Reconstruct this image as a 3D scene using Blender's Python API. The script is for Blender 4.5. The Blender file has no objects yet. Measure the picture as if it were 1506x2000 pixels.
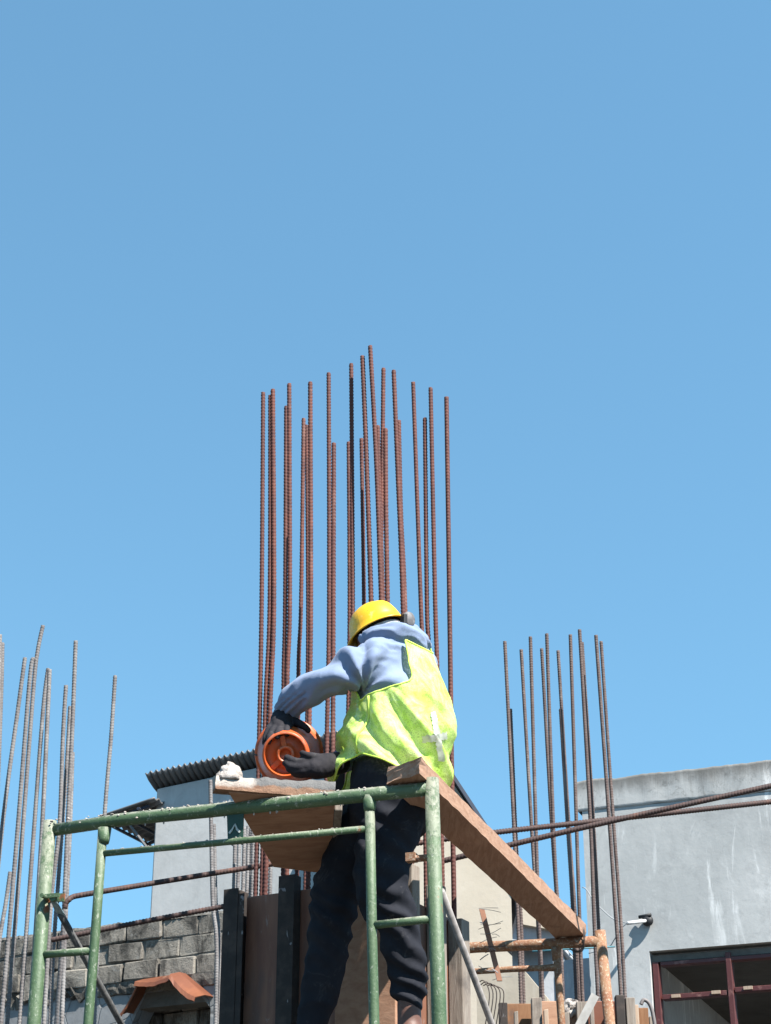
import bpy, bmesh, math, random
import numpy as np
from mathutils import Vector, Matrix, noise
random.seed(7)
D = bpy.data
SC = bpy.context.scene
COL = SC.collection

# ------------------------------------------------------------------ camera
F, PITCH, ZC = 3600.0, math.radians(25.7), 1.6          # focal length in photo pixels (photo 1506 x 2000)
FW = Vector((0, math.cos(PITCH), math.sin(PITCH))); UP = Vector((0, -math.sin(PITCH), math.cos(PITCH)))
CAMP = Vector((0, 0, ZC))
cd = D.cameras.new('camera'); cd.sensor_fit = 'VERTICAL'; cd.sensor_height = 24; cd.lens = F / 2000 * 24
cd.clip_start = .05; cd.clip_end = 3000
cam = D.objects.new('camera', cd); COL.objects.link(cam)
cam.location = CAMP; cam.rotation_euler = (math.pi / 2 + PITCH, 0, 0)
SC.camera = cam
# ------------------------------------------------------------------ sky, sun, exposure
SUN = Vector((.56, -.60, 1.0)).normalized()
w = D.worlds.new('World'); SC.world = w; w.use_nodes = True
nt = w.node_tree
bg = nt.nodes['Background']
sk = nt.nodes.new('ShaderNodeTexSky'); sk.sky_type = 'NISHITA'; sk.sun_disc = False
sk.sun_elevation = math.asin(SUN.z); sk.sun_rotation = math.atan2(SUN.x, SUN.y)
sk.altitude = 0; sk.air_density = 1.0; sk.dust_density = .0; sk.ozone_density = .6
tc = nt.nodes.new('ShaderNodeTexCoord'); av = nt.nodes.new('ShaderNodeVectorMath'); av.operation = 'ADD'; av.inputs[1].default_value = (0, 0, .22)
nv_ = nt.nodes.new('ShaderNodeVectorMath'); nv_.operation = 'NORMALIZE'
nt.links.new(tc.outputs['Generated'], av.inputs[0]); nt.links.new(av.outputs[0], nv_.inputs[0]); nt.links.new(nv_.outputs[0], sk.inputs['Vector'])   # clear, dry air: a flat gradient
mxs = nt.nodes.new('ShaderNodeMix'); mxs.data_type = 'RGBA'; mxs.blend_type = 'MULTIPLY'; mxs.inputs[0].default_value = 1; mxs.inputs[7].default_value = (.85, 1.21, 1.13, 1)
nt.links.new(sk.outputs[0], mxs.inputs[6]); nt.links.new(mxs.outputs[2], bg.inputs[0]); bg.inputs[1].default_value = .08
sl = D.lights.new('sun', 'SUN'); sl.energy = 5.0; sl.angle = math.radians(.5); sl.color = (1, .96, .9)
so = D.objects.new('sun', sl); COL.objects.link(so); so.location = (5, -5, 12)
so.rotation_euler = SUN.to_track_quat('Z', 'Y').to_euler()
SC.view_settings.view_transform = 'Standard'; SC.view_settings.look = 'None'
SC.view_settings.exposure = 1.64; SC.view_settings.gamma = 1.0; SC.view_settings.use_curve_mapping = False

# ------------------------------------------------------------------ geometry helpers
def ray(px, py):
    return FW + Vector((1, 0, 0)) * ((px - 753) / F) - UP * ((py - 1000) / F)
def at(px, py, Y):
    d = ray(px, py); return CAMP + d * (Y / d.y)
def atz(px, py, z):
    d = ray(px, py); return CAMP + d * ((z - ZC) / d.z)
def proj(P):
    v = P - CAMP; k = v.dot(FW); return 753 + F * v.x / k, 1000 - F * v.dot(UP) / k
def V(*a): return Vector(a)

class MB:
    def __init__(s): s.v = []; s.f = []
    def add(s, vs, fs):
        o = len(s.v); s.v += [Vector(p) for p in vs]; s.f += [tuple(i + o for i in f) for f in fs]; return s
    def box(s, c, ax, ay, az):               # centre and three half vectors
        c = Vector(c); vs = [c + ax * i + ay * j + az * k for k in (-1, 1) for j in (-1, 1) for i in (-1, 1)]
        return s.add(vs, [(0, 2, 3, 1), (4, 5, 7, 6), (0, 1, 5, 4), (2, 6, 7, 3), (0, 4, 6, 2), (1, 3, 7, 5)])
    def hexa(s, lo, hi):                      # two quads (lists of 4 points)
        return s.add(list(lo) + list(hi), [(3, 2, 1, 0), (4, 5, 6, 7), (0, 1, 5, 4), (1, 2, 6, 5), (2, 3, 7, 6), (3, 0, 4, 7)])
    def prism(s, poly, off):                  # polygon extruded by a vector
        n = len(poly); off = Vector(off)
        return s.add(list(poly) + [Vector(p) + off for p in poly],
                     [tuple(range(n))[::-1], tuple(range(n, 2 * n))] + [(i, (i + 1) % n, n + (i + 1) % n, n + i) for i in range(n)])
    def tube(s, pts, r, n=12, cap=True):
        pts = [Vector(p) for p in pts]; m = len(pts)
        rs = r if isinstance(r, (list, tuple)) else [r] * m
        T = [(pts[min(i + 1, m - 1)] - pts[max(i - 1, 0)]).normalized() for i in range(m)]
        a = Vector((1, 0, 0)) if abs(T[0].x) < .8 else Vector((0, 1, 0))
        a = (a - T[0] * a.dot(T[0])).normalized()
        vs = []
        for i in range(m):
            a = (a - T[i] * a.dot(T[i])).normalized(); b = T[i].cross(a)
            vs += [pts[i] + (a * math.cos(2 * math.pi * j / n) + b * math.sin(2 * math.pi * j / n)) * rs[i] for j in range(n)]
        fs = [(i * n + j, i * n + (j + 1) % n, (i + 1) * n + (j + 1) % n, (i + 1) * n + j) for i in range(m - 1) for j in range(n)]
        if cap: fs += [tuple(range(n))[::-1], tuple(range((m - 1) * n, m * n))]
        return s.add(vs, fs)
    def grid(s, P):                           # P[i][j] points
        m, n = len(P), len(P[0])
        return s.add([p for row in P for p in row], [(i * n + j, i * n + j + 1, (i + 1) * n + j + 1, (i + 1) * n + j) for i in range(m - 1) for j in range(n - 1)])
    def mesh(s, name, mat, smooth=False):
        me = D.meshes.new(name); me.from_pydata([tuple(p) for p in s.v], [], s.f)
        bm = bmesh.new(); bm.from_mesh(me); bmesh.ops.recalc_face_normals(bm, faces=bm.faces); bm.to_mesh(me); bm.free()
        me.materials.append(mat)
        me.polygons.foreach_set('use_smooth', [smooth] * len(me.polygons))
        return me
    def build(s, name, mat, parent=None, smooth=False, bevel=0, **kw):
        return put(name, s.mesh(name, mat, smooth), parent, bevel, **kw)

def put(name, me, parent=None, bevel=0, base=None, **kw):
    o = D.objects.new(name, me)
    COL.objects.link(o)
    if parent is not None:
        o.parent = parent
        if parent.type == 'EMPTY': o.matrix_parent_inverse = Matrix.Translation(-parent.location)
        elif 'wbase' in parent: o.matrix_parent_inverse = Matrix.Translation(-Vector(parent['wbase']))
    else:                                     # a one-mesh thing: origin at its base
        if base is None:
            co = np.empty(len(me.vertices) * 3); me.vertices.foreach_get('co', co); co = co.reshape(-1, 3)
            base = Vector(((co[:, 0].min() + co[:, 0].max()) / 2, (co[:, 1].min() + co[:, 1].max()) / 2, co[:, 2].min()))
        me.transform(Matrix.Translation(-base)); o.location = base
        o['wbase'] = tuple(base)
    if bevel:
        b = o.modifiers.new('bevel', 'BEVEL'); b.width = bevel; b.segments = 2; b.limit_method = 'ANGLE'; b.angle_limit = .6
    for k, v in kw.items(): o[k] = v
    return o
def thing(name, loc, label, category, group=None):
    o = D.objects.new(name, None); COL.objects.link(o); o.location = Vector(loc); o.empty_display_size = .1
    o['label'] = label; o['category'] = category
    if group: o['group'] = group
    return o
def smoothpts(P, k=6):                        # Catmull-Rom through tuples (any length)
    P = [np.array(p, float) for p in P]; out = []
    for i in range(len(P) - 1):
        p0, p1, p2, p3 = P[max(i - 1, 0)], P[i], P[i + 1], P[min(i + 2, len(P) - 1)]
        for j in range(k):
            t = j / k
            out.append(.5 * (2 * p1 + (p2 - p0) * t + (2 * p0 - 5 * p1 + 4 * p2 - p3) * t * t + (3 * p1 - p0 - 3 * p2 + p3) * t ** 3))
    out.append(P[-1]); return out
def loft(mb, secs, n=36, k=5, pw=2.0):        # secs: (centre, half axis a, half axis b); closed ends
    S = smoothpts([tuple(c) + tuple(a) + tuple(b) for c, a, b in secs], k)
    vs = []
    for s in S:
        c, a, b = Vector(s[:3]), Vector(s[3:6]), Vector(s[6:])
        for j in range(n):
            t = 2 * math.pi * j / n; ct, st = math.cos(t), math.sin(t)
            vs.append(c + a * math.copysign(abs(ct) ** (2 / pw), ct) + b * math.copysign(abs(st) ** (2 / pw), st))
    m = len(S)
    fs = [(i * n + j, i * n + (j + 1) % n, (i + 1) * n + (j + 1) % n, (i + 1) * n + j) for i in range(m - 1) for j in range(n)]
    fs += [tuple(range(n))[::-1], tuple(range((m - 1) * n, m * n))]
    return mb.add(vs, fs)
def limb(mb, pts, n=20, k=5):                 # pts: (point, radius), rounded ends
    S = smoothpts([tuple(p) + (r,) for p, r in pts], k)
    P = [Vector(s[:3]) for s in S]; R = [max(s[3], .002) for s in S]
    d0 = (P[0] - P[1]).normalized(); d1 = (P[-1] - P[-2]).normalized()
    P = [P[0] + d0 * R[0] * .8, P[0] + d0 * R[0] * .5] + P + [P[-1] + d1 * R[-1] * .5, P[-1] + d1 * R[-1] * .8]
    R = [R[0] * .35, R[0] * .8] + R + [R[-1] * .8, R[-1] * .35]
    return mb.tube(P, R, n)
def ball(mb, c, ax, ay, az, n=20, m=14):
    c = Vector(c); vs = [c + az]
    for i in range(1, m):
        p = math.pi * i / m
        vs += [c + az * math.cos(p) + (ax * math.cos(2 * math.pi * j / n) + ay * math.sin(2 * math.pi * j / n)) * math.sin(p) for j in range(n)]
    vs.append(c - az); L = len(vs) - 1
    fs = [(0, 1 + j, 1 + (j + 1) % n) for j in range(n)]
    fs += [(1 + i * n + j, 1 + (i + 1) * n + j, 1 + (i + 1) * n + (j + 1) % n, 1 + i * n + (j + 1) % n) for i in range(m - 2) for j in range(n)]
    fs += [(1 + (m - 2) * n + j, L, 1 + (m - 2) * n + (j + 1) % n) for j in range(n)]
    return mb.add(vs, fs)
def remeshed(mb, name, mat, voxel=.007, smooth=6, disp=None):
    me = mb.mesh(name + '_raw', mat, True)
    o = D.objects.new(name + '_tmp', me); COL.objects.link(o)
    r = o.modifiers.new('r', 'REMESH'); r.mode = 'VOXEL'; r.voxel_size = voxel
    if smooth:
        s = o.modifiers.new('s', 'SMOOTH'); s.factor = .5; s.iterations = smooth
    dg = bpy.context.evaluated_depsgraph_get()
    out = D.meshes.new_from_object(o.evaluated_get(dg)); out.name = name
    D.objects.remove(o); D.meshes.remove(me)
    if disp:
        n = [v.normal.copy() for v in out.vertices]
        for v, nn in zip(out.vertices, n): v.co += nn * disp(v.co, nn)
    out.materials.clear(); out.materials.append(mat)
    out.polygons.foreach_set('use_smooth', [True] * len(out.polygons))
    return out
class Plane:                                  # vertical plane through two photo points at one height
    def __init__(s, a, b, Y):
        s.A = at(a[0], a[1], Y); s.z = s.A.z; s.B = atz(b[0], b[1], s.z)
        s.u = (s.B - s.A).normalized(); s.n = Vector((s.u.y, -s.u.x, 0))
        if s.n.y > 0: s.n = -s.n
    def hit(s, px, py, out=0):
        d = ray(px, py); q = s.A + s.n * out
        return CAMP + d * ((q - CAMP).dot(s.n) / d.dot(s.n))
    def sz(s, px, py):
        h = s.hit(px, py); return (h - s.A).dot(s.u), h.z
    def pt(s, a, z, out=0):
        p = s.A + s.u * a + s.n * out; return Vector((p.x, p.y, z))

# ------------------------------------------------------------------ materials
class N:
    def __init__(s, name, rough=.7, spec=.35, metal=0, k=.55):
        s.k = k
        s.m = D.materials.new(name); s.m.use_nodes = True; s.t = s.m.node_tree
        s.b = s.t.nodes['Principled BSDF']; s.b.inputs['Roughness'].default_value = rough
        s.b.inputs['Specular IOR Level'].default_value = spec; s.b.inputs['Metallic'].default_value = metal
        s.g = s.t.nodes.new('ShaderNodeNewGeometry'); s.h = None
    def new(s, k, **kw):
        n = s.t.nodes.new('ShaderNode' + k)
        for a, v in kw.items(): setattr(n, a, v)
        return n
    def link(s, a, b): s.t.links.new(a, b)
    def pos(s, scale=(1, 1, 1), rot=(0, 0, 0)):
        mp = s.new('Mapping'); s.link(s.g.outputs['Position'], mp.inputs[0])
        mp.inputs['Scale'].default_value = scale; mp.inputs['Rotation'].default_value = rot; return mp.outputs[0]
    def noise(s, scale, detail=5, rough=.6, co=None, dist=0):
        n = s.new('TexNoise'); s.link(co or s.g.outputs['Position'], n.inputs['Vector'])
        n.inputs['Scale'].default_value = scale; n.inputs['Detail'].default_value = detail
        n.inputs['Roughness'].default_value = rough; n.inputs['Distortion'].default_value = dist; return n.outputs['Fac']
    def voro(s, scale, co=None, feature='F1'):
        n = s.new('TexVoronoi', feature=feature); s.link(co or s.g.outputs['Position'], n.inputs['Vector'])
        n.inputs['Scale'].default_value = scale; return n.outputs['Distance']
    def step(s, x, a, b):
        n = s.new('MapRange'); n.interpolation_type = 'SMOOTHSTEP'; s.link(x, n.inputs[0])
        n.inputs[1].default_value = a; n.inputs[2].default_value = b; return n.outputs[0]
    def math(s, op, a, b=None):
        n = s.new('Math', operation=op)
        for i, x in enumerate((a, b)):
            if x is None: continue
            if isinstance(x, (int, float)): n.inputs[i].default_value = x
            else: s.link(x, n.inputs[i])
        return n.outputs[0]
    def mix(s, f, a, b):
        n = s.new('Mix', data_type='RGBA')
        if isinstance(f, (int, float)): n.inputs[0].default_value = f
        else: s.link(f, n.inputs[0])
        for i, x in ((6, a), (7, b)):
            if isinstance(x, tuple): n.inputs[i].default_value = tuple(c * s.k for c in x) + (1,)
            else: s.link(x, n.inputs[i])
        return n.outputs[2]
    def rnd(s):
        o = s.new('ObjectInfo'); return o.outputs['Random']
    def up(s):
        x = s.new('SeparateXYZ'); s.link(s.g.outputs['Normal'], x.inputs[0]); return x.outputs[2]
    def col(s, c):
        if isinstance(c, tuple): s.b.inputs['Base Color'].default_value = c + (1,)
        else: s.link(c, s.b.inputs['Base Color'])
        return s
    def bump(s, h, strength=.4, dist=.01):
        n = s.new('Bump'); n.inputs['Strength'].default_value = strength; n.inputs['Distance'].default_value = dist
        s.link(h, n.inputs['Height'])
        if s.h is not None: s.link(s.h, n.inputs['Normal'])
        s.h = n.outputs[0]; s.link(s.h, s.b.inputs['Normal']); return s

def m_rebar(name, c1, c2, c3, amt):
    m = N(name, .75, .3)
    a = m.noise(9, 6, .7); b = m.noise(60, 4, .7)
    c = m.mix(m.step(a, .35, .65), c1, c2); c = m.mix(m.math('MULTIPLY', m.step(b, .5, .75), amt), c, c3)
    c = m.mix(m.math('MULTIPLY', m.rnd(), .55), c, c2)
    c = m.mix(m.math('MULTIPLY', m.step(m.noise(3.5, 5, .7, m.pos((1, 1, .4))), .56, .70), .55), c, c3)
    m.col(c).bump(b, .25, .003); return m.m
RUST = m_rebar('rusty_steel', (.20, .062, .040), (.11, .04, .034), (.34, .17, .13), .5)
GREYBAR = m_rebar('cement_dusted_steel', (.31, .295, .285), (.17, .15, .145), (.48, .47, .46), .7)
BROWNBAR = m_rebar('weathered_brown_steel', (.19, .13, .11), (.11, .075, .068), (.34, .30, .28), .55)
DARKBAR = m_rebar('dark_rusty_steel', (.10, .058, .05), (.07, .045, .042), (.3, .12, .07), .4)

def m_green():
    m = N('chipped_green_paint', .55, .4)
    base = m.mix(m.step(m.noise(6, 4), .35, .7), (.075, .14, .062), (.12, .185, .092))
    base = m.mix(m.step(m.noise(140, 3), .62, .7), base, (.03, .08, .04))
    chips = m.step(m.noise(75, 5, .7, m.pos((1, 1, .55)), 1.2), .59, .625)
    drip = m.math('MULTIPLY', m.step(m.up(), .25, .85), m.step(m.noise(30, 6, .75), .38, .52))
    base = m.mix(m.math('MULTIPLY', chips, .75), base, (.40, .43, .34))
    base = m.mix(m.math('MULTIPLY', drip, .85), base, (.42, .41, .33))
    rust = m.step(m.noise(9, 3, .5), .72, .75)
    base = m.mix(rust, base, (.30, .10, .04))
    m.col(base).bump(m.noise(75, 5, .7), .5, .004).bump(drip, .6, .004); return m.m
GREEN = m_green()
def m_rustpipe():
    m = N('rusted_tan_pipe', .8, .25)
    c = m.mix(m.step(m.noise(14, 6, .7), .35, .65), (.42, .26, .15), (.30, .13, .07))
    c = m.mix(m.step(m.noise(110, 4, .7), .52, .68), c, (.62, .52, .40))
    c = m.mix(m.step(m.noise(160, 3), .63, .7), c, (.1, .05, .035))
    m.col(c).bump(m.noise(110, 4), .5, .003); return m.m
RUSTPIPE = m_rustpipe()
def m_wood(name, c1, c2, grain=(3, 40, 40), rot=(0, 0, 0), stain=(.08, .06, .05), st=.66, bump=.4):
    m = N(name, .85, .2); co = m.pos(grain, rot)
    g = m.noise(2.2, 7, .65, co, .6); a = m.noise(5, 5, .6)
    c = m.mix(m.step(g, .3, .7), c1, c2); c = m.mix(m.math('MULTIPLY', m.step(a, st, st + .12), .6), c, stain)
    m.col(c).bump(g, bump, .004); return m.m
YAW = math.atan2(.886, .4636)
PLANK = m_wood('reddish_plank_wood', (.42, .24, .155), (.58, .36, .25), (30, 3, 30), (0, 0, .33), (.14, .085, .06), .6)
PLY = m_wood('brown_plywood', (.26, .125, .062), (.36, .19, .10), (14, 14, 3), (0, 0, 0), (.13, .10, .09), .56)
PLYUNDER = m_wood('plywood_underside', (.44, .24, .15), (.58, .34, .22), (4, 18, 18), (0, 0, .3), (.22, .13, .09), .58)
OLDWOOD = m_wood('weathered_grey_wood', (.27, .22, .18), (.40, .345, .29), (30, 30, 3), (0, 0, 0), (.10, .085, .08), .58, .7)
PALEWOOD = m_wood('pale_batten_wood', (.50, .36, .26), (.58, .44, .33), (30, 30, 3), (0, 0, 0), (.3, .2, .14), .62)
def m_lip():
    m = N('cement_crusted_wood', .9, .2)
    g = m.noise(2.2, 7, .65, m.pos((4, 30, 30), (0, 0, .3)), .6)
    c = m.mix(m.step(g, .3, .7), (.26, .14, .09), (.38, .23, .15))
    x = m.new('SeparateXYZ'); m.link(m.g.outputs['Position'], x.inputs[0])
    z = m.math('ADD', x.outputs[2], m.math('MULTIPLY', m.noise(30, 5), .03))
    c = m.mix(m.step(z, 3.236, 3.244), c, (.20, .195, .19))
    left = m.step(m.math('ADD', x.outputs[0], m.math('MULTIPLY', m.noise(25, 3), .06)), -.345, -.365)
    c = m.mix(m.math('MULTIPLY', left, m.step(z, 3.225, 3.238)), c, (.55, .48, .42))
    m.col(c).bump(m.noise(40, 6, .7), .9, .01); return m.m
LIP = m_lip()
def m_steel():
    m = N('dark_painted_steel', .75, .2, 0)
    c = m.mix(m.step(m.noise(20, 5), .4, .7), (.05, .042, .038), (.09, .07, .06))
    c = m.mix(m.math('MULTIPLY', m.step(m.noise(34, 2, .5, m.pos((1, 1, .5)), .8), .68, .72), .6), c, (.45, .45, .47))
    m.col(c).bump(m.noise(60, 4), .2, .003); return m.m
STEEL = m_steel()
def m_formply():
    m = N('red_brown_form_plywood', .6, .4)
    g = m.noise(2.0, 6, .6, m.pos((16, 16, 1.6)), .4)
    c = m.mix(m.step(g, .3, .7), (.23, .095, .058), (.36, .17, .10))
    c = m.mix(m.step(m.noise(3.2, 4, .6, m.pos((1, 1, .4))), .52, .68), c, (.12, .09, .08))
    c = m.mix(m.math('MULTIPLY', m.step(m.noise(26, 6, .7, m.pos((1, 1, .35)), 1), .6, .72), .5), c, (.46, .40, .36))
    m.col(c).bump(g, .15, .003); return m.m
FORMPLY = m_formply()
def m_plaster(name, c1, c2, light, dark, streak=.6, cracks=0, top=None, blot=.3):
    m = N(name, .92, .15)
    c = m.mix(m.step(m.noise(.8, 7, .65), .35, .68), c1, c2)
    c = m.mix(m.math('MULTIPLY', m.step(m.noise(3.1, 8, .72, None, .7), .46, .66), .35), c, dark); c = m.mix(m.math('MULTIPLY', m.step(m.noise(5, 8, .75, m.pos((1, 1, .6)), 1), .56, .70), .22), c, light)
    st = m.noise(9, 6, .66, m.pos((1, 1, .13)), .5); pt = m.step(m.noise(.9, 4, .6), .42, .6)
    c = m.mix(m.math('MULTIPLY', m.math('MULTIPLY', m.step(st, .54, .66), pt), streak), c, light)
    dk = m.noise(1.5, 7, .7, m.pos((1, 1, .35)), .8)
    c = m.mix(m.math('MULTIPLY', m.step(dk, .56, .74), .7), c, dark)
    if top:                                   # mould creeping down from a top edge
        x = m.new('SeparateXYZ'); m.link(m.g.outputs['Position'], x.inputs[0])
        zz = m.math('ADD', x.outputs[2], m.math('MULTIPLY', m.noise(4.5, 6, .7, m.pos((1, 1, .12))), top[2]))
        c = m.mix(m.math('MULTIPLY', m.step(zz, top[0], top[1]), .8), c, top[3])
    c = m.mix(m.math('MULTIPLY', m.step(m.noise(8, 8, .78, None, 1.5), .52, .66), blot), c, dark)
    if cracks:
        wob = m.new('VectorMath', operation='ADD'); nz = m.new('TexNoise'); nz.inputs['Scale'].default_value = 1.4
        m.link(m.g.outputs['Position'], nz.inputs['Vector'])
        m.link(m.g.outputs['Position'], wob.inputs[0]); m.link(nz.outputs['Color'], wob.inputs[1])
        v = m.voro(cracks, wob.outputs[0], 'DISTANCE_TO_EDGE'); k = m.step(v, .014, .003)
        c = m.mix(m.math('MULTIPLY', k, .6), c, (.10, .095, .09)); m.bump(m.step(v, 0, .03), .5, .01)
    m.col(c).bump(m.noise(14, 7, .65), .16, .015); return m.m
TOWERW = m_plaster('tower_grey_plaster', (.60, .60, .585), (.70, .70, .685), (.82, .82, .80), (.46, .46, .45), .3)
BLOCKM = N('concrete_block', .95, .1)
def _bl(m):
    c = m.mix(m.rnd(), (.30, .27, .23), (.43, .39, .33))
    c = m.mix(m.step(m.noise(2.6, 7, .75, m.pos((1, 1, .6)), .8), .42, .60), c, (.095, .088, .078))
    c = m.mix(m.math('MULTIPLY', m.step(m.noise(9, 6, .7), .55, .7), .5), c, (.46, .45, .42))
    m.col(c).bump(m.noise(26, 7, .75), .8, .03); return m.m
BLOCK = _bl(BLOCKM)
MORTAR = m_plaster('dark_mortar', (.17, .16, .14), (.27, .25, .22), (.3, .29, .27), (.05, .05, .045), .4)
CRACKED = m_plaster('cracked_grey_render', (.29, .30, .305), (.37, .375, .375), (.48, .48, .47), (.17, .17, .17), .4, 2.6)
RWALL = m_plaster('pale_grey_render', (.52, .53, .52), (.68, .68, .665), (1.1, 1.1, 1.08), (.36, .365, .36), .9)
BEIGE = m_plaster('beige_wall_paint', (.56, .49, .39), (.62, .55, .45), (.70, .64, .54), (.48, .43, .36), .4)
WHITEW = m_plaster('patchy_white_render', (.52, .54, .57), (.66, .68, .70), (.8, .8, .8), (.36, .38, .4), .8)
def m_tin(name, c1, c2, c3=(.2, .09, .04)):
    m = N(name, .5, .5, .3)
    c = m.mix(m.step(m.noise(1.6, 6), .35, .65), c1, c2); c = m.mix(m.step(m.noise(3.2, 6, .7), .66, .74), c, c3)
    m.col(c).bump(m.noise(20, 4), .1, .01); return m.m
TIN = m_tin('grey_roof_tin', (.15, .145, .145), (.22, .21, .205))
TINBLUE = m_tin('dark_blue_tin', (.045, .055, .085), (.07, .08, .11), (.1, .08, .07))
TINRUST = m_tin('rust_orange_tin', (.40, .14, .06), (.24, .08, .04), (.6, .36, .24))
DARKRED = N('dark_red_window_paint', .5, .4)
def _dr(m):
    c = m.mix(m.step(m.noise(7, 5, .7), .55, .7), (.12, .03, .027), (.30, .14, .115)); m.col(c).bump(m.noise(30, 4), .3, .005); return m.m
DARKRED = _dr(DARKRED)
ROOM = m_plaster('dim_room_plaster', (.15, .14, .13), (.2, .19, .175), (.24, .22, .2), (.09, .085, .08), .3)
def plain(name, c, rough=.6, spec=.4, var=.15, sc=20):
    m = N(name, rough, spec); d = tuple(x * (1 - var) for x in c); e = tuple(min(1, x * (1 + var)) for x in c)
    m.col(m.mix(m.step(m.noise(sc, 5), .3, .7), d, e)); return m.m
BLACK = plain('black_plastic', (.02, .02, .022)); WHITEPIPE = plain('white_conduit', (.75, .75, .74)); GREYWIRE = plain('grey_cable', (.42, .43, .44))
WIRE = plain('tie_wire', (.10, .075, .065), .6); CYANP = plain('cyan_pipe', (.10, .30, .36))
CHUNK = N('crumbled_concrete', .95, .1)
CHUNK.col(CHUNK.mix(CHUNK.step(CHUNK.noise(40, 6, .7), .4, .6), (.52, .45, .40), (.66, .60, .55))).bump(CHUNK.noise(60, 6, .7), .8, .01); CHUNK = CHUNK.m
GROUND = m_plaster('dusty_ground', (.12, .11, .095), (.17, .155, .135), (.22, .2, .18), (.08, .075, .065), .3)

# ------------------------------------------------------------------ setting: ground
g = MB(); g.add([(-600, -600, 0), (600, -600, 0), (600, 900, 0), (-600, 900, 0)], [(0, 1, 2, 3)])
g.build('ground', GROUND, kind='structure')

# ------------------------------------------------------------------ block wall with ledge, render and arched niche (left)
WP = Plane((130, 1819), (448, 1779), 18.0)
wz = WP.z; BH, BLN = .19, .395
wall = thing('block_wall', WP.pt(1, 0), 'grey unplastered block parapet on cracked render wall behind the green scaffold frame', 'wall')
def slab(P, poly, depth, name, mat, parent, bevel=0, front=0):   # polygon of (s,z) on a Plane, thickness going away
    mb = MB(); mb.prism([P.pt(a, z, front) for a, z in poly], -P.n * depth); return mb.build(name, mat, parent, bevel=bevel)
S0, S1 = -2.5, 3.3
core = slab(WP, [(S0, wz - 3 * BH - .25), (S1, wz - 3 * BH - .25), (S1, wz - .02), (S0, wz - .02)], .2, 'mortar_core', MORTAR, wall, front=-.003)
bmeshes = []
for k in range(5):
    mb = MB(); hx, hz, hy = BLN / 2 - .006, BH / 2 - .006, .095
    mb.box((0, 0, 0), Vector((hx, 0, 0)), Vector((0, hy, 0)), Vector((0, 0, hz)))
    me = mb.mesh('block', BLOCK); bm = bmesh.new(); bm.from_mesh(me)
    bmesh.ops.bevel(bm, geom=bm.edges[:], offset=.012, segments=1, affect='EDGES')
    for v in bm.verts: v.co += Vector((random.uniform(-.006, .006), random.uniform(-.012, .008), random.uniform(-.006, .006)))
    bm.to_mesh(me); bm.free(); bmeshes.append(me)
yaw = math.atan2(WP.u.y, WP.u.x)
for row in range(3):
    s = S0 - (row % 2) * .2
    while s < S1:
        o = D.objects.new('block', bmeshes[random.randrange(5)]); COL.objects.link(o)
        o.parent = wall; o.matrix_parent_inverse = Matrix.Translation(-wall.location)
        o.location = WP.pt(s + BLN / 2, wz - BH * (row + .5) + (random.uniform(-.008, .008)), -.09 + random.uniform(0, .025) + (.02 if row == 2 else 0))
        o.rotation_euler = (random.uniform(-.01, .01), random.uniform(-.012, .012), yaw)
        s += BLN + .008
ledge_z = wz - 3 * BH
rgc = random.Random(21); P = []
for i in range(240):
    a = S0 + (S1 - S0) * i / 239; t_ = .012 + .035 * max(0, noise.noise(V(a * 6, 0, 3))) + rgc.uniform(0, .012)
    P.append([WP.pt(a, wz - .012, .012 + rgc.uniform(-.01, .01)), WP.pt(a, wz + t_ * .7, .0 + rgc.uniform(-.012, .01)), WP.pt(a, wz + t_, -.06), WP.pt(a, wz + t_ * .6, -.17), WP.pt(a, wz - .02, -.19)])
mb = MB(); mb.grid(P); mb.build('crumbling_cap', MORTAR, wall)
mb = MB(); rng = random.Random(3)                                  # crumbling ledge under the blocks
P = []
for i in range(120):
    a = S0 + (S1 - S0) * i / 119; rough = 1 if a < .25 else .25
    j = lambda q: (rng.uniform(-1, 1) * q * rough)
    P.append([WP.pt(a, ledge_z + .0, -.05), WP.pt(a, ledge_z + .01 + j(.01), .035 + j(.025)), WP.pt(a, ledge_z - .05 + j(.03), .035 + j(.03)),
              WP.pt(a, ledge_z - .10 + j(.05), .02 + j(.03)), WP.pt(a, ledge_z - .12, -.05)])
mb.grid(P); mb.build('ledge', BLOCK, wall)
# render wall below, with an opening for the niche (trapezoid arch)
nz = [WP.sz(*q) for q in ((262, 1985), (294, 1922), (366, 1911), (412, 1956), (416, 2100))]
zb = ledge_z - .11
arch = [(nz[0][0] - .12, 0), (nz[0][0] - .12, nz[0][1] - .25), nz[1], nz[2], (nz[3][0], nz[3][1] - .06), (nz[3][0] + .04, 0)]
A = arch; rmb = MB()
for poly in ([(S0, 0), A[0], A[1], (S0, A[1][1])], [(S0, A[1][1]), A[1], A[2], (S0, A[2][1])], [(S0, A[2][1]), A[2], (A[2][0], zb), (S0, zb)], [A[2], A[3], (A[3][0], zb), (A[2][0], zb)],
             [A[3], (S1, A[3][1]), (S1, zb), (A[3][0], zb)], [A[4], (S1, A[4][1]), (S1, A[3][1]), A[3]], [A[5], (S1, 0), (S1, A[4][1]), A[4]]):
    rmb.prism([WP.pt(a, z) for a, z in poly], -WP.n * .25)
rmb.build('render', CRACKED, wall)
back = slab(WP, [(nz[0][0] - .3, 0), (nz[3][0] + .3, 0), (nz[3][0] + .3, nz[1][1] + .1), (nz[0][0] - .3, nz[1][1] + .1)], .08, 'niche_back', MORTAR, wall, front=-.48)
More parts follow.
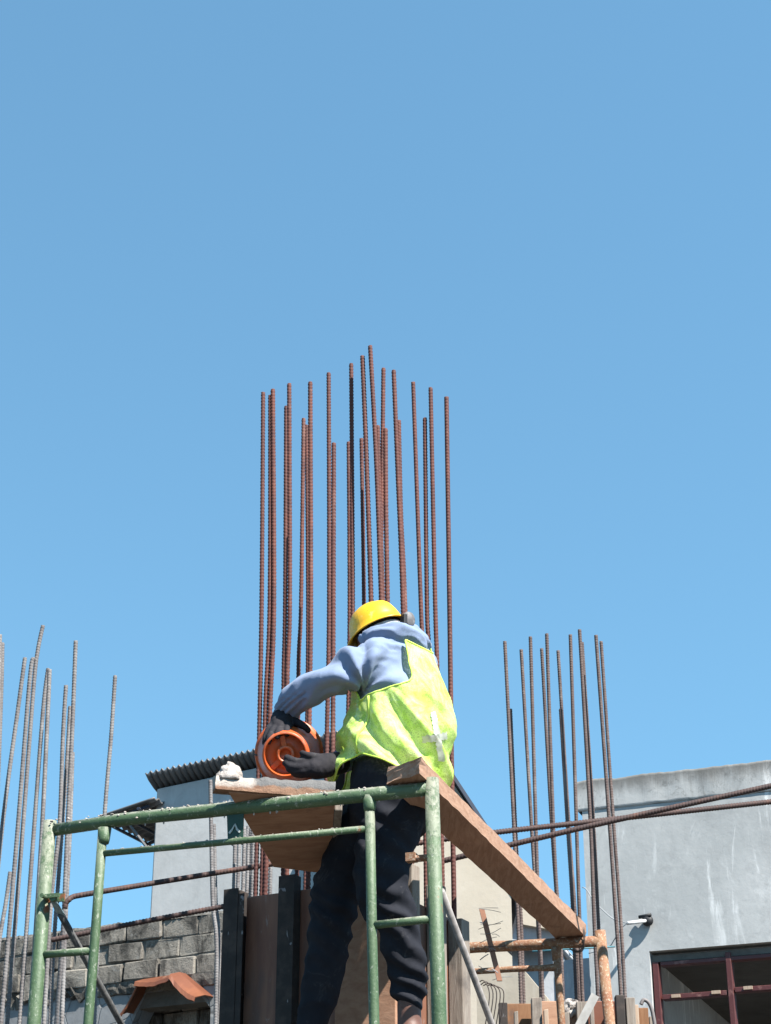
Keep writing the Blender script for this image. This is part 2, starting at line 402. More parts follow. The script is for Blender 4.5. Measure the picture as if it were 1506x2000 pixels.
for row in range(6):
    s = nz[0][0] - .1 - (row % 2) * .2
    while s < nz[3][0] + .1:
        o = D.objects.new('block', bmeshes[random.randrange(5)]); COL.objects.link(o); o.parent = wall
        o.matrix_parent_inverse = Matrix.Translation(-wall.location)
        o.location = WP.pt(s + BLN / 2, nz[1][1] - .02 - BH * (row + .5), -.42); o.rotation_euler = (0, 0, yaw); s += BLN + .01
for q0, q1, ext in (((nz[0][0] - .02, nz[0][1] + .0), nz[1], .22), (nz[1], nz[2], .26), (nz[2], (nz[3][0] + .02, nz[3][1]), .30)):   # folded tin hood
    mb = MB(); R = 14; G = []
    for i in range(R + 1):
        t = i / R; a = q0[0] + (q1[0] - q0[0]) * t; z = q0[1] + (q1[1] - q0[1]) * t + .012
        sag = -.03 * math.sin(t * math.pi) + rng.uniform(-.002, .002)
        G.append([WP.pt(a, z + .02, -.02), WP.pt(a, z + .01, ext * .5), WP.pt(a, z - .035 + sag, ext), WP.pt(a, z - .075 + sag + rng.uniform(-.004, .004), ext + .015)])
    mb.grid(G); o = mb.build('tin_hood', TINRUST, wall, False); sm = o.modifiers.new('t', 'SOLIDIFY'); sm.thickness = .012

# ------------------------------------------------------------------ plastered tower with corrugated roof (left background)
TP = Plane((306, 1540), (500, 1499), 22.0); TP.u = V(.925, -.38, 0); TP.n = V(-.38, -.925, 0)
TK = (TP.sz(500, 1499)[1] - TP.z) / TP.sz(500, 1499)[0]          # the eave climbs a little to the right
tower = thing('stair_tower', TP.pt(2, 0), 'tall grey plastered stair tower with corrugated overhanging roof', 'building')
tw = TP.sz(690, 1470)[0]
mb = MB(); tz = TP.z
mb.hexa([TP.pt(0, 0), TP.pt(tw, 0), TP.pt(tw, 0, -4), TP.pt(0, 0, -4)], [TP.pt(0, tz), TP.pt(tw, tz + TK * tw), TP.pt(tw, tz + TK * tw - 1.2, -4), TP.pt(0, tz - 1.2, -4)])
mb.build('wall', TOWERW, tower, bevel=.02)
G = []; NC = 420
for i in range(NC + 1):                                            # corrugated sheet, pitch 0.17 m
    a = -.06 + (tw + .12) * i / NC; h = .018 * math.cos(2 * math.pi * a / .078) + TK * a
    G.append([TP.pt(a, tz + .165 + h, .17), TP.pt(a, tz + .10 + h, .08), TP.pt(a, tz + .045 + h, -.05), TP.pt(a, tz - 1.12 + h, -4.2)])
mb = MB(); mb.grid(G); o = mb.build('roof', TIN, tower, True); sm = o.modifiers.new('t', 'SOLIDIFY'); sm.thickness = .02; sm.offset = 1
# lean-to canopy on its left side
q = [TP.hit(312, 1574, -.3), TP.hit(212, 1611, -.3)]
c0 = TP.sz(312, 1578)[1]; c1 = TP.sz(216, 1612)[1]
canopy = None; G = []
aL = TP.sz(214, 1612)[0]
for i in range(61):
    t = i / 60; row = []
    for j in range(9):
        u = j / 8; a = .12 + (aL - .12) * u; out = .25 - 1.25 * t
        row.append(TP.pt(a, c0 + .06 + (c1 - c0) * u + .018 * math.cos(2 * math.pi * out / .14), out))
    G.append(row)
mb = MB(); mb.grid(G); canopy = mb.build('canopy', TIN, tower, True); sm = canopy.modifiers.new('t', 'SOLIDIFY'); sm.thickness = .02
mb = MB()
for t in (.2, -.85):
    mb.tube([TP.pt(.02, c0 - .03, t), TP.pt(aL + .04, c1 - .03, t)], .022, 6)
for u in (.25, .6, .93):
    a = .1 + (aL - .1) * u; z = c0 - .03 + (c1 - c0) * u; mb.tube([TP.pt(a, z, .28), TP.pt(a, z, -.95)], .02, 6)
mb.build('canopy_frame', TINBLUE, canopy)
mb = MB(); mb.tube([TP.pt(.0, c0 - .55, .1), TP.pt(aL * .55, (c0 + c1) / 2 - .06, .1)], .018, 6); mb.build('canopy_strut', TIN, canopy)

# ------------------------------------------------------------------ beige gable house (behind the column, right)
HP = Plane((700, 1700), (990, 1672), 20.0); HP.u = V(1, 0, 0); HP.n = V(0, -1, 0)
house = thing('gable_house', HP.pt(1.2, 0), 'beige painted gable house with steep dark blue roof edge behind the long plank', 'building')
gp = [HP.sz(*q) for q in ((700, 1470), (800, 1398), (997, 1703), (1003, 1890))]
poly = [(gp[0][0], 0), (gp[3][0], 0), (gp[2][0], gp[2][1]), gp[1], (gp[0][0], gp[0][1])]
slab(HP, poly, 2.9, 'wall', BEIGE, house)
for qa, qb in ((gp[1], (gp[2][0] + .12, gp[2][1] - .2)), (gp[1], (gp[0][0] - .3, gp[0][1] - .25))):
    a = Vector((qb[0] - qa[0], qb[1] - qa[1])).normalized(); nx, nzz = -a.y, a.x
    if nzz < 0: nx, nzz = -nx, -nzz
    mb = MB(); pts = [(qa[0], qa[1]), qb, (qb[0] + nx * .045, qb[1] + nzz * .045), (qa[0], qa[1] + .06)]
    mb.prism([HP.pt(x + nx * .01, z + nzz * .01, .10) for x, z in pts], -HP.n * 3.2); mb.build('roof', TINBLUE, house)

# low beige wall and patchy sheds between the house and the right building
LP = Plane((930, 1905), (1060, 1898), 15.0)
lw = thing('low_wall', LP.pt(.4, 0), 'low beige wall with slanted end beside the rusty scaffold frame', 'wall')
slab(LP, [(LP.sz(x, y)[0], LP.sz(x, y)[1]) for x, y in ((930, 1902), (1022, 1893), (1068, 1948))][::-1] + [(LP.sz(930, 1900)[0], 0), (LP.sz(1070, 1948)[0], 0)], .2, 'wall', BEIGE, lw)
SP = Plane((1000, 1850), (1092, 1846), 17.0)
sh = thing('white_shed', SP.pt(.5, 0), 'patchy white rendered shed seen under the end of the long plank', 'shed')
a, b = SP.sz(1000, 1856), SP.sz(1091, 1850)
slab(SP, [(a[0], 0), (b[0], 0), (b[0], b[1]), (a[0], a[1])], 2, 'wall', WHITEW, sh)
mb = MB(); G = []
for i in range(41):
    s = a[0] - .05 + (b[0] - a[0] + .1) * i / 40; h = .02 * math.cos(i * 1.3)
    G.append([SP.pt(s, a[1] + .0 + h, .3), SP.pt(s, a[1] + .08 + h, -.6), SP.pt(s, a[1] + .22 + h, -2)])
mb.grid(G); o = mb.build('roof', WHITEW, sh, True); o.modifiers.new('t', 'SOLIDIFY').thickness = .03
SP2 = Plane((1085, 1876), (1170, 1869), 14.5)
sw = thing('grey_yard_wall', SP2.pt(.3, 0), 'pale grey yard wall between the rusty frame posts', 'wall')
a, b = SP2.sz(1080, 1877), SP2.sz(1185, 1868)
slab(SP2, [(a[0], 0), (b[0], 0), (b[0], b[1]), (a[0], a[1])], .2, 'wall', WHITEW, sw)
fp = at(1017, 1835, 24)
fb = thing('far_house', (fp.x, fp.y, 0), 'tiny white far house beside the beige gable wall edge', 'building')
mb = MB(); mb.box((fp.x + .05, fp.y, fp.z / 2), V(.30, 0, 0), V(0, 1, 0), V(0, 0, fp.z / 2)); mb.build('wall', WHITEW, fb)
mb = MB(); z = fp.z
mb.prism([V(fp.x - .35, fp.y - 1.1, z), V(fp.x - .1, fp.y - 1.1, z + .22), V(fp.x + .6, fp.y - 1.1, z - .12), V(fp.x + .6, fp.y - 1.1, z - .18)], (0, 2.2, 0)); mb.build('roof', BEIGE, fb)

# ------------------------------------------------------------------ right building
RP = Plane((1137, 1585), (1506, 1546), 13.0)
rb = thing('rendered_building', RP.pt(1.5, 0), 'pale grey rendered building with stained parapet and dark red window', 'building')
RE = RP.sz(1900, 1560)[0]
ws = RP.sz(1268, 1858); wt = ws[1]; wl = ws[0]; wr = wl + 2.3; wb = wt - 1.7
bt = RP.z
ptop = RP.sz(1300, 1507)[1]
mb = MB()
def rect(a0, a1, z0, z1, d, front=0):
    return [RP.pt(a, z, front) for a, z in ((a0, z0), (a1, z0), (a1, z1), (a0, z1))], [RP.pt(a, z, front - d) for a, z in ((a0, z0), (a1, z0), (a1, z1), (a0, z1))]
# front wall with a hole, as one mesh
mb = MB()
xs = [0, wl, wr, RE]; zs = [0, wb, wt, bt]
vi = {}
for f in (0, -.18):
    for i, a in enumerate(xs):
        for k, z in enumerate(zs): vi[(f, i, k)] = len(mb.v); mb.v.append(RP.pt(a, z, f))
for f in (0, -.18):
    for i in range(3):
        for k in range(3):
            if (i, k) != (1, 1): mb.f.append((vi[(f, i, k)], vi[(f, i + 1, k)], vi[(f, i + 1, k + 1)], vi[(f, i, k + 1)]))
for (i, k), (i2, k2) in (((1, 1), (2, 1)), ((2, 1), (2, 2)), ((2, 2), (1, 2)), ((1, 2), (1, 1)), ((0, 0), (0, 1)), ((0, 1), (0, 2)), ((0, 2), (0, 3))):
    mb.f.append((vi[(0, i, k)], vi[(0, i2, k2)], vi[(-.18, i2, k2)], vi[(-.18, i, k)]))
mb.build('front_wall', RWALL, rb)
lo, hi = rect(-.03, RE, bt, ptop, .25, .03); mb = MB(); 
rg2 = random.Random(9); rows = []; L_ = 160
for i in range(L_ + 1):
    a = -.03 + (RE + .03) * i / L_; tz_ = ptop + .014 * noise.noise(V(a * 5, 1, 0)) + .008 * noise.noise(V(a * 21, 3, 0)); q_ = .006 * noise.noise(V(a * 9, 7, 0))
    rows.append([RP.pt(a, bt + .008 * noise.noise(V(a * 8, 5, 2)), .002), RP.pt(a, bt + .01 + q_, .014), RP.pt(a, (bt + tz_) / 2, .014 + q_), RP.pt(a, tz_ - .012, .014), RP.pt(a, tz_, .0), RP.pt(a, tz_ + .004, -.1), RP.pt(a, tz_ - .01, -.22), RP.pt(a, bt, -.22)])
mb.grid(rows); mb.add(rows[0], [tuple(range(8))]); mb.add(rows[-1], [tuple(range(8))])
RBAND = m_plaster('stained_parapet_render', (.52, .53, .52), (.72, .72, .70), (.95, .95, .93), (.20, .20, .19), .7, 0, (ptop - .03, ptop + .14, .30, (.15, .14, .125)), .75)
mb.build('parapet', RBAND, rb, bevel=.012)
mb = MB(); lo, hi = rect(0, .18, 0, bt - .01, 4.5, -.19); mb.hexa(lo, hi); mb.build('side_wall', RWALL, rb)
mb = MB(); lo, hi = rect(.18, RE, 2.3, wb, 4.3, -.19)
# room seen through the window
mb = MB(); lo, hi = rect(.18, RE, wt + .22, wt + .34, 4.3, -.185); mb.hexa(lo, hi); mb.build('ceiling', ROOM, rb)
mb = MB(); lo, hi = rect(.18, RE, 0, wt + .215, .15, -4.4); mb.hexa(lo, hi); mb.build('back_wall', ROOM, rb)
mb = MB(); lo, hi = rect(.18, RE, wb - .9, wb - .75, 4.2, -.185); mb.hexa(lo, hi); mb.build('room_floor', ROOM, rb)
mb = MB(); lo, hi = rect(wl - .02, wr + .02, wt + .004, wt + .05, .10, .05); mb.hexa(lo, hi)
win = None
def member(a0, z0, a1, z1, wd, dp, front):
    d = Vector((a1 - a0, z1 - z0)); d.normalize(); n = (-d.y * wd / 2, d.x * wd / 2)
    mb = MB(); mb.prism([RP.pt(a + sgn * n[0], z + sgn * n[1], front) for a, z, sgn in ((a0, z0, 1), (a1, z1, 1), (a1, z1, -1), (a0, z0, -1))], -RP.n * dp); return mb
lint = member(wl + .002, wt - .045, wr - .002, wt - .045, .045, .10, -.05).build('window_lintel', MORTAR, rb, bevel=.004)
fr = member(wl + .03, wb, wl + .03, wt - .07, .042, .09, -.03).build('window_frame', DARKRED, rb, bevel=.004)
member(wl + .064, wt - .085, wr, wt - .085, .028, .08, -.035).build('head_rail', DARKRED, fr, bevel=.004)
mx = RP.sz(1421, 1880)[0]; tz2 = RP.sz(1400, 1938)[1]
for s in (mx, mx + .56, mx + 1.12): member(s, wb, s, wt - .04, .038, .09, -.03).build('mullion', DARKRED, fr, bevel=.004)
member(wl + .064, tz2, mx - .026, tz2, .034, .08, -.036).build('transom', DARKRED, fr, bevel=.004)
member(mx + .026, tz2 + .015, wr, tz2 + .015, .034, .08, -.036).build('transom', DARKRED, fr, bevel=.004)
for a, z in ((mx - .10, tz2 + .006), (mx + .12, tz2 + .02), (wl + .16, tz2)): member(a - .03, z, a + .03, z, .022, .03, -.02).build('hinge_block', PALEWOOD, fr)
# spotlight holder on a pipe with its cables
tip = RP.hit(1226, 1803, .22); basep = RP.hit(1267, 1800, .0)
lamp = thing('pipe_light', basep, 'white conduit stub with black lamp holder sticking out of grey render wall', 'lamp')
mb = MB(); mb.tube([basep + RP.n * .03, tip], .013, 10); mb.build('conduit', WHITEPIPE, lamp, True)
mb = MB(); ball(mb, basep + RP.n * .03, RP.u * .04, V(0, 0, .04), RP.n * .03); mb.tube([basep + RP.u * -.06 + V(0, 0, .03) + RP.n * .03, basep + RP.u * .03 + V(0, 0, .035) + RP.n * .05], .012, 8); mb.build('lamp_holder', BLACK, lamp, True)
mb = MB(); P = smoothpts([tuple(p) for p in (tip, RP.hit(1200, 1796, .18), RP.hit(1180, 1780, .12), RP.hit(1160, 1760, .1), RP.hit(1146, 1738, .06), RP.hit(1138, 1733, .02))]); mb.tube([Vector(p) for p in P], .004, 5)
P = smoothpts([tuple(p) for p in (tip, RP.hit(1215, 1812, .2), RP.hit(1200, 1835, .12), RP.hit(1188, 1850, .08), RP.hit(1150, 1862, .02))]); mb.tube([Vector(p) for p in P], .004, 5); mb.build('cable', GREYWIRE, lamp, True)
p = at(1125, 1853, 12); q = at(1175, 1850, 12)
mb = MB(); mb.tube([at(1040, 1858, 12), p, q, at(1200, 1849, 12.6)], .006, 6); mb.build('water_pipe', CYANP, None, True, label='thin cyan pipe crossing behind the rusty frame corner', category='pipe')

# ------------------------------------------------------------------ rebar
def rebar_mb(pts, r, zrib, pitch=.012):
    P = smoothpts([tuple(p) for p in pts], 8); P = [Vector(p) for p in P]
    # resample from the top; ribbed above zrib, plain below
    out = [P[0]]; acc = 0; res = []
    L = [0]
    for i in range(1, len(P)): L.append(L[-1] + (P[i] - P[i - 1]).length)
    tot = L[-1]; st = pitch / 4; s = 0; ss = []
    import bisect
    def ev(s):
        i = min(max(bisect.bisect(L, s) - 1, 0), len(P) - 2); t = (s - L[i]) / max(L[i + 1] - L[i], 1e-9); return P[i].lerp(P[i + 1], t)
    while s < tot:
        p = ev(s); ss.append((s, p)); s += st if p.z > zrib else .15
    ss.append((tot, ev(tot)))
    n = 10; vs = []; a0 = random.uniform(0, math.pi)
    a = Vector((math.cos(a0), math.sin(a0), 0))
    m = len(ss)
    for i, (s, p) in enumerate(ss):
        T = (ss[min(i + 1, m - 1)][1] - ss[max(i - 1, 0)][1]).normalized(); a = (a - T * a.dot(T)).normalized(); b = T.cross(a)
        for j in range(n):
            th = 2 * math.pi * j / n
            ph = (s / pitch + .55 * abs(math.sin(th))) % 1
            k = 1 + .19 * (1 if ph < .4 else 0) * (abs(math.sin(th)) > .25)
            if j in (0, n // 2): k = 1.13
            vs.append(p + (a * math.cos(th) + b * math.sin(th)) * (r * k))
    fs = [(i * n + j, i * n + (j + 1) % n, (i + 1) * n + (j + 1) % n, (i + 1) * n + j) for i in range(m - 1) for j in range(n)]
    fs += [tuple(range(n))[::-1], tuple(range((m - 1) * n, m * n))]
    mb = MB(); mb.v = vs; mb.f = fs; return mb
def bar(pts, r, mat, parent, zrib, pitch=.012, name='bar', **kw):
    mb = rebar_mb(pts, r, zrib, pitch)
    me = D.meshes.new(name); me.from_pydata([tuple(p) for p in mb.v], [], mb.f); me.materials.append(mat)
    me.polygons.foreach_set('use_smooth', [True] * len(me.polygons))
    return put(name, me, parent, **kw)

# central column geometry
CZ = at(775, 1713, 5.75).z; CC = at(775, 1713, 5.75); CL = atz(482, 1752, CZ)
CU = (CC - CL).normalized(); CV = Vector((-CU.y, CU.x, 0))
if CV.y < 0: CV = -CV
CW = (CC - CL).length; CD = .47
def onside(px, side):                        # where the sight line to a base pixel meets the inset bar row
    d = ray(px, 1713); d = Vector((d.x, d.y, 0)); ins = .055
    o, n = {'f': (CL + CV * ins, CV), 'b': (CL + CV * (CD - ins), CV), 'l': (CL + CU * ins, CU), 'r': (CC - CU * ins, CU)}[side]
    o = Vector((o.x, o.y, 0)); return d.y * (o.dot(n) / d.dot(n))
cage = thing('rebar_cluster', (CL + CC) / 2 + CV * CD / 2 - V(0, 0, CZ), 'tall rusty brown reinforcing bars rising from the central column behind the worker', 'rebar')
BARS = [  # base px, side, list of photo points from the top down
    (500, 'f', (514, 767), (511, 1180), (506, 1455)), (519, 'l', (533, 761), (535, 1180), (527, 1395)), (512, 'l', (528, 773), (527, 1180), (518, 1395)),
    (560, 'f', (565, 750), (566, 1180), (561, 1340)), (553, 'l', (559, 794), (557, 1180), (554, 1340)), (580, 'l', (593, 818), (588, 1180), (583, 1313)),
    (602, 'f', (606, 747), (607, 1180), (604, 1415)), (597, 'b', (599, 831), (602, 1180), (600, 1415)), (637, 'b', (642, 729), (643, 1180), (638, 1480)),
    (648, 'f', (652, 866), (651, 1180), (650, 1480)), (679, 'f', (686, 711), (689, 1180), (686, 1400)), (673, 'b', (681, 864), (683, 1180), (680, 1400)),
    (738, 'f', (708, 696), (716, 900), (725, 1180)), (708, 'b', (706, 857), (711, 1180), (710, 1400)), (762, 'f', (723, 676), (735, 900), (745, 1180)),
    (756, 'b', (738, 832), (741, 950), (748, 1180)), (745, 'b', (749, 720), (747, 900), (744, 1180)), (765, 'r', (753, 838), (754, 1000), (757, 1180)),
    (800, 'r', (769, 724), (776, 900), (787, 1180)), (805, 'b', (779, 822), (783, 1000), (791, 1180)), (832, 'r', (807, 747), (822, 1180), (826, 1290)),
    (843, 'b', (830, 817), (834, 1180), (838, 1290)), (864, 'r', (841, 758), (850, 1180), (854, 1306)), (886, 'b', (872, 776), (878, 1180), (883, 1560))]
for bx, side, *pts in BARS:
    Y = min(max(onside(bx, side), onside(bx, 'f')), onside(bx, 'b'))
    P = [at(x, y, Y) for x, y in pts] + [at(bx, 1713, Y)]
    e = P[-1]; P.append(V(e.x, e.y, 2.2))
    bar(P, .0074 * (1 + random.uniform(-.06, .06)), RUST, cage, 2.9, .0135)

# grey cluster on the left
YL = 7.0
lc = thing('rebar_cluster', (at(90, 1800, YL).x, YL, 0), 'grey cement dusted bent reinforcing bars standing at the left edge', 'rebar')
LB = [((0, 1240), (-6, 1500), (-30, 2000)), ((5, 1256), (1, 1400), (-22, 2000)), ((49, 1285), (36, 1380), (2, 1638), (-30, 2000)), ((66, 1285), (58, 1330), (33, 1640), (2, 2000)),
      ((84, 1222), (74, 1270), (66, 1340), (43, 1640), (14, 2000)), ((94, 1306), (84, 1390), (65, 1640), (38, 2000)), ((97, 1308), (93, 1400), (81, 1640), (58, 2000)),
      ((129, 1339), (123, 1440), (116, 1615), (100, 1760), (86, 2000)), ((148, 1252), (141, 1432), (131, 1640), (124, 1800), (110, 2000)), ((137, 1380), (130, 1500), (120, 1640), (104, 1860), (98, 2000)),
      ((225, 1320), (217, 1440), (204, 1598), (190, 1860), (184, 2000)), ((20, 1703), (12, 1760), (-4, 1860), (-14, 2000)), ((142, 1470), (136, 1640), (128, 1800), (121, 2000))]
for i, pts in enumerate(LB):
    Y = YL + (.0, .35, .1, .0, .25, .3, .05, .2, .0, .35, .4, .5, .3)[i]
    P = [at(x, y, Y) for x, y in pts]; d = (P[-1] - P[-2]).normalized(); P.append(P[-1] + d * .3); P.append(V(P[-1].x, P[-1].y, .05))
    bar(P, .0077, GREYBAR, lc, 2.0, .0125)
# brown cluster on the right
YR = 8.0
rcl = thing('rebar_cluster', (at(1100, 1800, YR).x, YR, 0), 'weathered brown reinforcing bars rising from the right column in front of grey building', 'rebar')
RB = [((986, 1253), (1005, 1640), (1011, 1784), (1018, 1960)), ((997, 1385), (1008, 1640), (1017, 1784), (1023, 1960)), ((1018, 1269), (1039, 1626), (1051, 1809), (1057, 1950)),
      ((1036, 1244), (1047, 1626), (1053, 1809), (1060, 1950)), ((1058, 1267), (1077, 1602), (1090, 1800), (1096, 1950)), ((1068, 1238), (1082, 1640), (1092, 1800), (1100, 1950)),
      ((1090, 1271), (1113, 1640), (1122, 1762), (1132, 1950)), ((1114, 1240), (1127, 1640), (1131, 1762), (1138, 1950)), ((1132, 1230), (1153, 1602), (1160, 1784), (1168, 1950)),
      ((1137, 1255), (1159, 1602), (1168, 1784), (1176, 1950)), ((1164, 1241), (1190, 1602), (1201, 1762), (1213, 1945)), ((1174, 1253), (1198, 1602), (1210, 1762), (1221, 1945)), ((1095, 1385), (1108, 1602), (1118, 1762), (1126, 1950))]
for i, pts in enumerate(RB):
    Y = YR + (.0, .1, .45, .0, .5, .0, .5, .1, .0, .5, .0, .4, .1)[i]
    P = [at(x, y, Y) for x, y in pts]; P.append(V(P[-1].x, P[-1].y, 1.8))
    bar(P, .0076, BROWNBAR, rcl, 2.9, .0125)
# thin grey bars of a farther column, left of the formwork
YF = 9.5
fc = thing('rebar_cluster', (at(450, 1800, YF).x, YF, 0), 'thin pale bars seen between grey tower and central formwork', 'rebar')
FB = [((411, 1524), (415, 1750), (421, 2000)), ((418, 1610), (421, 1750), (426, 2000)), ((455, 1652), (456, 1760)), ((463, 1648), (464, 1760)), ((474, 1650), (474, 1760)), ((482, 1640), (482, 1760)), ((492, 1640), (492, 1760)), ((488, 1645), (489, 1760)), ((518, 1690), (518, 1760)), ((527, 1690), (527, 1760))]
for i, pts in enumerate(FB):
    Y = YF + (i % 3) * .12; P = [at(x, y, Y) for x, y in pts]; P.append(V(P[-1].x, P[-1].y, .1)); bar(P, .0095, GREYBAR, fc, 2.6, .014)

# loose horizontal bars
def rod(pts, r, mat, label, pitch=.012, name='loose_bar'):
    return bar([at(*p) for p in pts], r, mat, None, 0, pitch, name, label=label, category='bar')
rod([(118 + 9, 1774, 6.35), (129, 1764, 6.35), (134, 1758, 6.35), (142, 1752, 6.36), (160, 1748, 6.37), (220, 1738, 6.4), (360, 1715, 6.5), (510, 1691, 6.55), (660, 1668, 6.6)], .0085, DARKBAR, 'dark rusty bar with hooked end crossing behind the green frame')
rod([(100, 1836, 6.6), (270, 1802, 6.62), (450, 1768, 6.65), (560, 1748, 6.67)], .0085, DARKBAR, 'straight dark bar lying along the top of the block wall line')
rod([(800, 1649, 6.75), (958, 1627, 6.8), (1180, 1602, 6.9), (1506, 1566, 7.05), (1800, 1533, 7.2)], .0095, DARKBAR, 'lower long dark bar leading from the column to the right edge')
rod([(855, 1684, 6.75), (985, 1653, 6.72), (1180, 1607, 6.70), (1506, 1535, 6.7), (1800, 1470, 6.7)], .0095, DARKBAR, 'upper long dark bar rising to the right edge')

# ------------------------------------------------------------------ central formwork
form = thing('column_formwork', (CL + CC) / 2 + CV * CD / 2 - V(0, 0, CZ), 'dark steel and red brown plywood formwork box around the central column', 'formwork')
def cp(a, b, z): return CL + CU * a + CV * b + V(0, 0, z - CZ)
def stickbox(a0, a1, b0, b1, z0, z1, name, mat, parent=form, bevel=.003, skew=0):
    mb = MB(); mb.hexa([cp(a0, b0, z0), cp(a1, b0, z0), cp(a1, b1, z0), cp(a0, b1, z0)], [cp(a0 + skew, b0, z1), cp(a1 + skew, b0, z1), cp(a1 + skew, b1, z1), cp(a0 + skew, b1, z1)])
    return mb.build(name, mat, parent, bevel=bevel)
stickbox(.0, CW - .014, 0, .012, 0, CZ, 'plywood_panel', FORMPLY)                  # front
stickbox(CW - .012, CW, .0, CD, 0, CZ - .05, 'plywood_panel', FORMPLY)             # right side
stickbox(.0, .012, .014, CD, 0, CZ - .01, 'plywood_panel', FORMPLY)
stickbox(.014, CW - .014, CD - .012, CD, 0, CZ - .08, 'plywood_panel', FORMPLY)
def angle(a, b, z1, ln=.045, t=.004, sx=1, sy=1, name='steel_angle'):
    mb = MB(); pts = [(0, 0), (ln, 0), (ln, t), (t, t), (t, ln), (0, ln)]
    mb.prism([cp(a + sx * x, b + sy * y, 0) for x, y in pts], (0, 0, z1)); return mb.build(name, STEEL, form)
angle(-.058, -.05, CZ + .02, .055, .005); angle(-.001, -.052, CZ - .0, .03, .004, -1); angle(.0, -.05, CZ + .0, .02, .004, 1)
stickbox(-.058, -.03, .01, .06, 0, CZ + .03, 'steel_strip', STEEL)
# steel channel stud, front, carrying the board
d = ray(545, 1713); 
def a_at(px, b):                                                  # along-front coordinate where a photo column meets depth b
    d = ray(px, 1850); o = CL + CV * b; n = CV
    t = (o - CAMP).xy.dot(n.xy) / d.xy.dot(n.xy); p = CAMP + d * t; return (p - CL).dot(CU)
a0, a1 = a_at(541, -.045), a_at(572, -.045)
ztop = 3.128
mb = MB(); t = .004
prof = [(a0, -.045), (a1, -.045), (a1, -.002), (a1 - t, -.002), (a1 - t, -.041), (a0 + t, -.041), (a0 + t, -.002), (a0, -.002)]
mb.prism([cp(a, b, 0) for a, b in prof], (0, 0, ztop)); mb.build('steel_stud', STEEL, form)
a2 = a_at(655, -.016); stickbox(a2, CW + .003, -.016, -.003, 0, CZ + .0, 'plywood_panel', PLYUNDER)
# studs along the right face: (depth b0,b1, height, out)
for b0, b1, z1, o0, o1, mat in ((.02, .075, CZ + .045, .002, .045, OLDWOOD), (.20, .255, CZ + .02, .002, .05, OLDWOOD), (.27, .29, CZ - .12, .002, .03, PALEWOOD), (.36, .42, CZ - .06, .002, .055, OLDWOOD)):
    stickbox(CW + o0, CW + o1, b0, b1, 0, z1, 'wood_stud', mat, bevel=.004)
stickbox(CW + .056, CW + .1, -.05, CD + .1, CZ - .62, CZ - .56, 'waler', OLDWOOD)
# stick with tie wires beside the box
p0, p1 = at(941, 1776, 6.45), at(976, 1916, 6.45)
mb = MB(); mb.box((p0 + p1) / 2, V(.009, 0, 0), V(0, .006, 0), (p0 - p1) / 2 - V(0, 0, 0)); 
stick = mb.build('wood_stick', plain('orange_stick_wood', (.42, .2, .12)), None, label='short thin reddish stick among tie wires right of the formwork', category='stick')
tw_ = thing('tie_wires', at(950, 1990, 6.4), 'tangle of thin tie wires beside the right formwork studs', 'wire')
rw = random.Random(11)
for i in range(15):
    x, y = rw.uniform(932, 962), rw.uniform(1765, 1915); l = rw.uniform(12, 45); Y = rw.uniform(6.38, 6.5)
    dx = l; dy = rw.uniform(-14, 10); mb = MB()
    P = smoothpts([tuple(at(x, y, Y)), tuple(at(x + dx * .5, y + dy * .5 + rw.uniform(-5, 5), Y - .02)), tuple(at(x + dx, y + dy, Y - .03))], 5)
    mb.tube([Vector(p) for p in P], .0010 if i % 4 else .0018, 5); mb.build('wire', GREYWIRE if i % 5 else WIRE, tw_)
for i in range(5):
    mb = MB(); x = 930 + i * 7; P = smoothpts([tuple(at(x, 1925, 6.42)), tuple(at(x + 14, 1915 + i * 3, 6.4)), tuple(at(x + 26, 1940, 6.4)), tuple(at(x + 20, 1990, 6.42)), tuple(at(x + 12, 2030, 6.45))], 5)
    mb.tube([Vector(p) for p in P], .002, 5); mb.build('wire', WIRE, tw_)

# right column formwork, bottom right
rf = thing('column_formwork', (at(1110, 2000, 7.8).x, 7.8, 0), 'patched low formwork box with orange plywood under the brown bars', 'formwork')
def upright(x0, x1, ytop, Y, dp, name, mat, tilt=0):
    a, b = at(x0, ytop, Y), at(x1, ytop, Y); z = a.z
    mb = MB(); mb.hexa([V(a.x, Y, 0), V(b.x, Y, 0), V(b.x, Y + dp, 0), V(a.x, Y + dp, 0)], [V(a.x, Y, z), V(b.x, Y, z + tilt), V(b.x, Y + dp, z + tilt), V(a.x, Y + dp, z)])
    return mb.build(name, mat, rf, bevel=.003)
upright(974, 991, 1958, 7.70, .03, 'steel_angle', STEEL); upright(989, 1043, 1960, 7.75, .015, 'plywood_panel', PLY); upright(1038, 1058, 1948, 7.66, .05, 'wood_stud', OLDWOOD)
upright(1054, 1128, 1955, 7.752, .015, 'plywood_panel', PLYUNDER); upright(1126, 1148, 1956, 7.68, .05, 'wood_stud', OLDWOOD); upright(1144, 1206, 1955, 7.749, .016, 'plywood_panel', TINRUST)
upright(1202, 1219, 1943, 7.66, .05, 'steel_angle', STEEL); upright(1222, 1240, 1948, 7.67, .04, 'wood_stud', OLDWOOD); upright(1238, 1247, 1962, 7.69, .03, 'batten', PALEWOOD); upright(1246, 1266, 1968, 7.72, .03, 'wood_stud', PLY)
mb = MB(); ball(mb, at(1115, 1968, 7.745), V(.03, 0, 0), V(0, .008, 0), V(0, 0, .035), 24, 16)
for v in mb.v: v += noise.noise_vector(v * 45) * .016
mb.build('cement_splatter', CHUNK, rf)
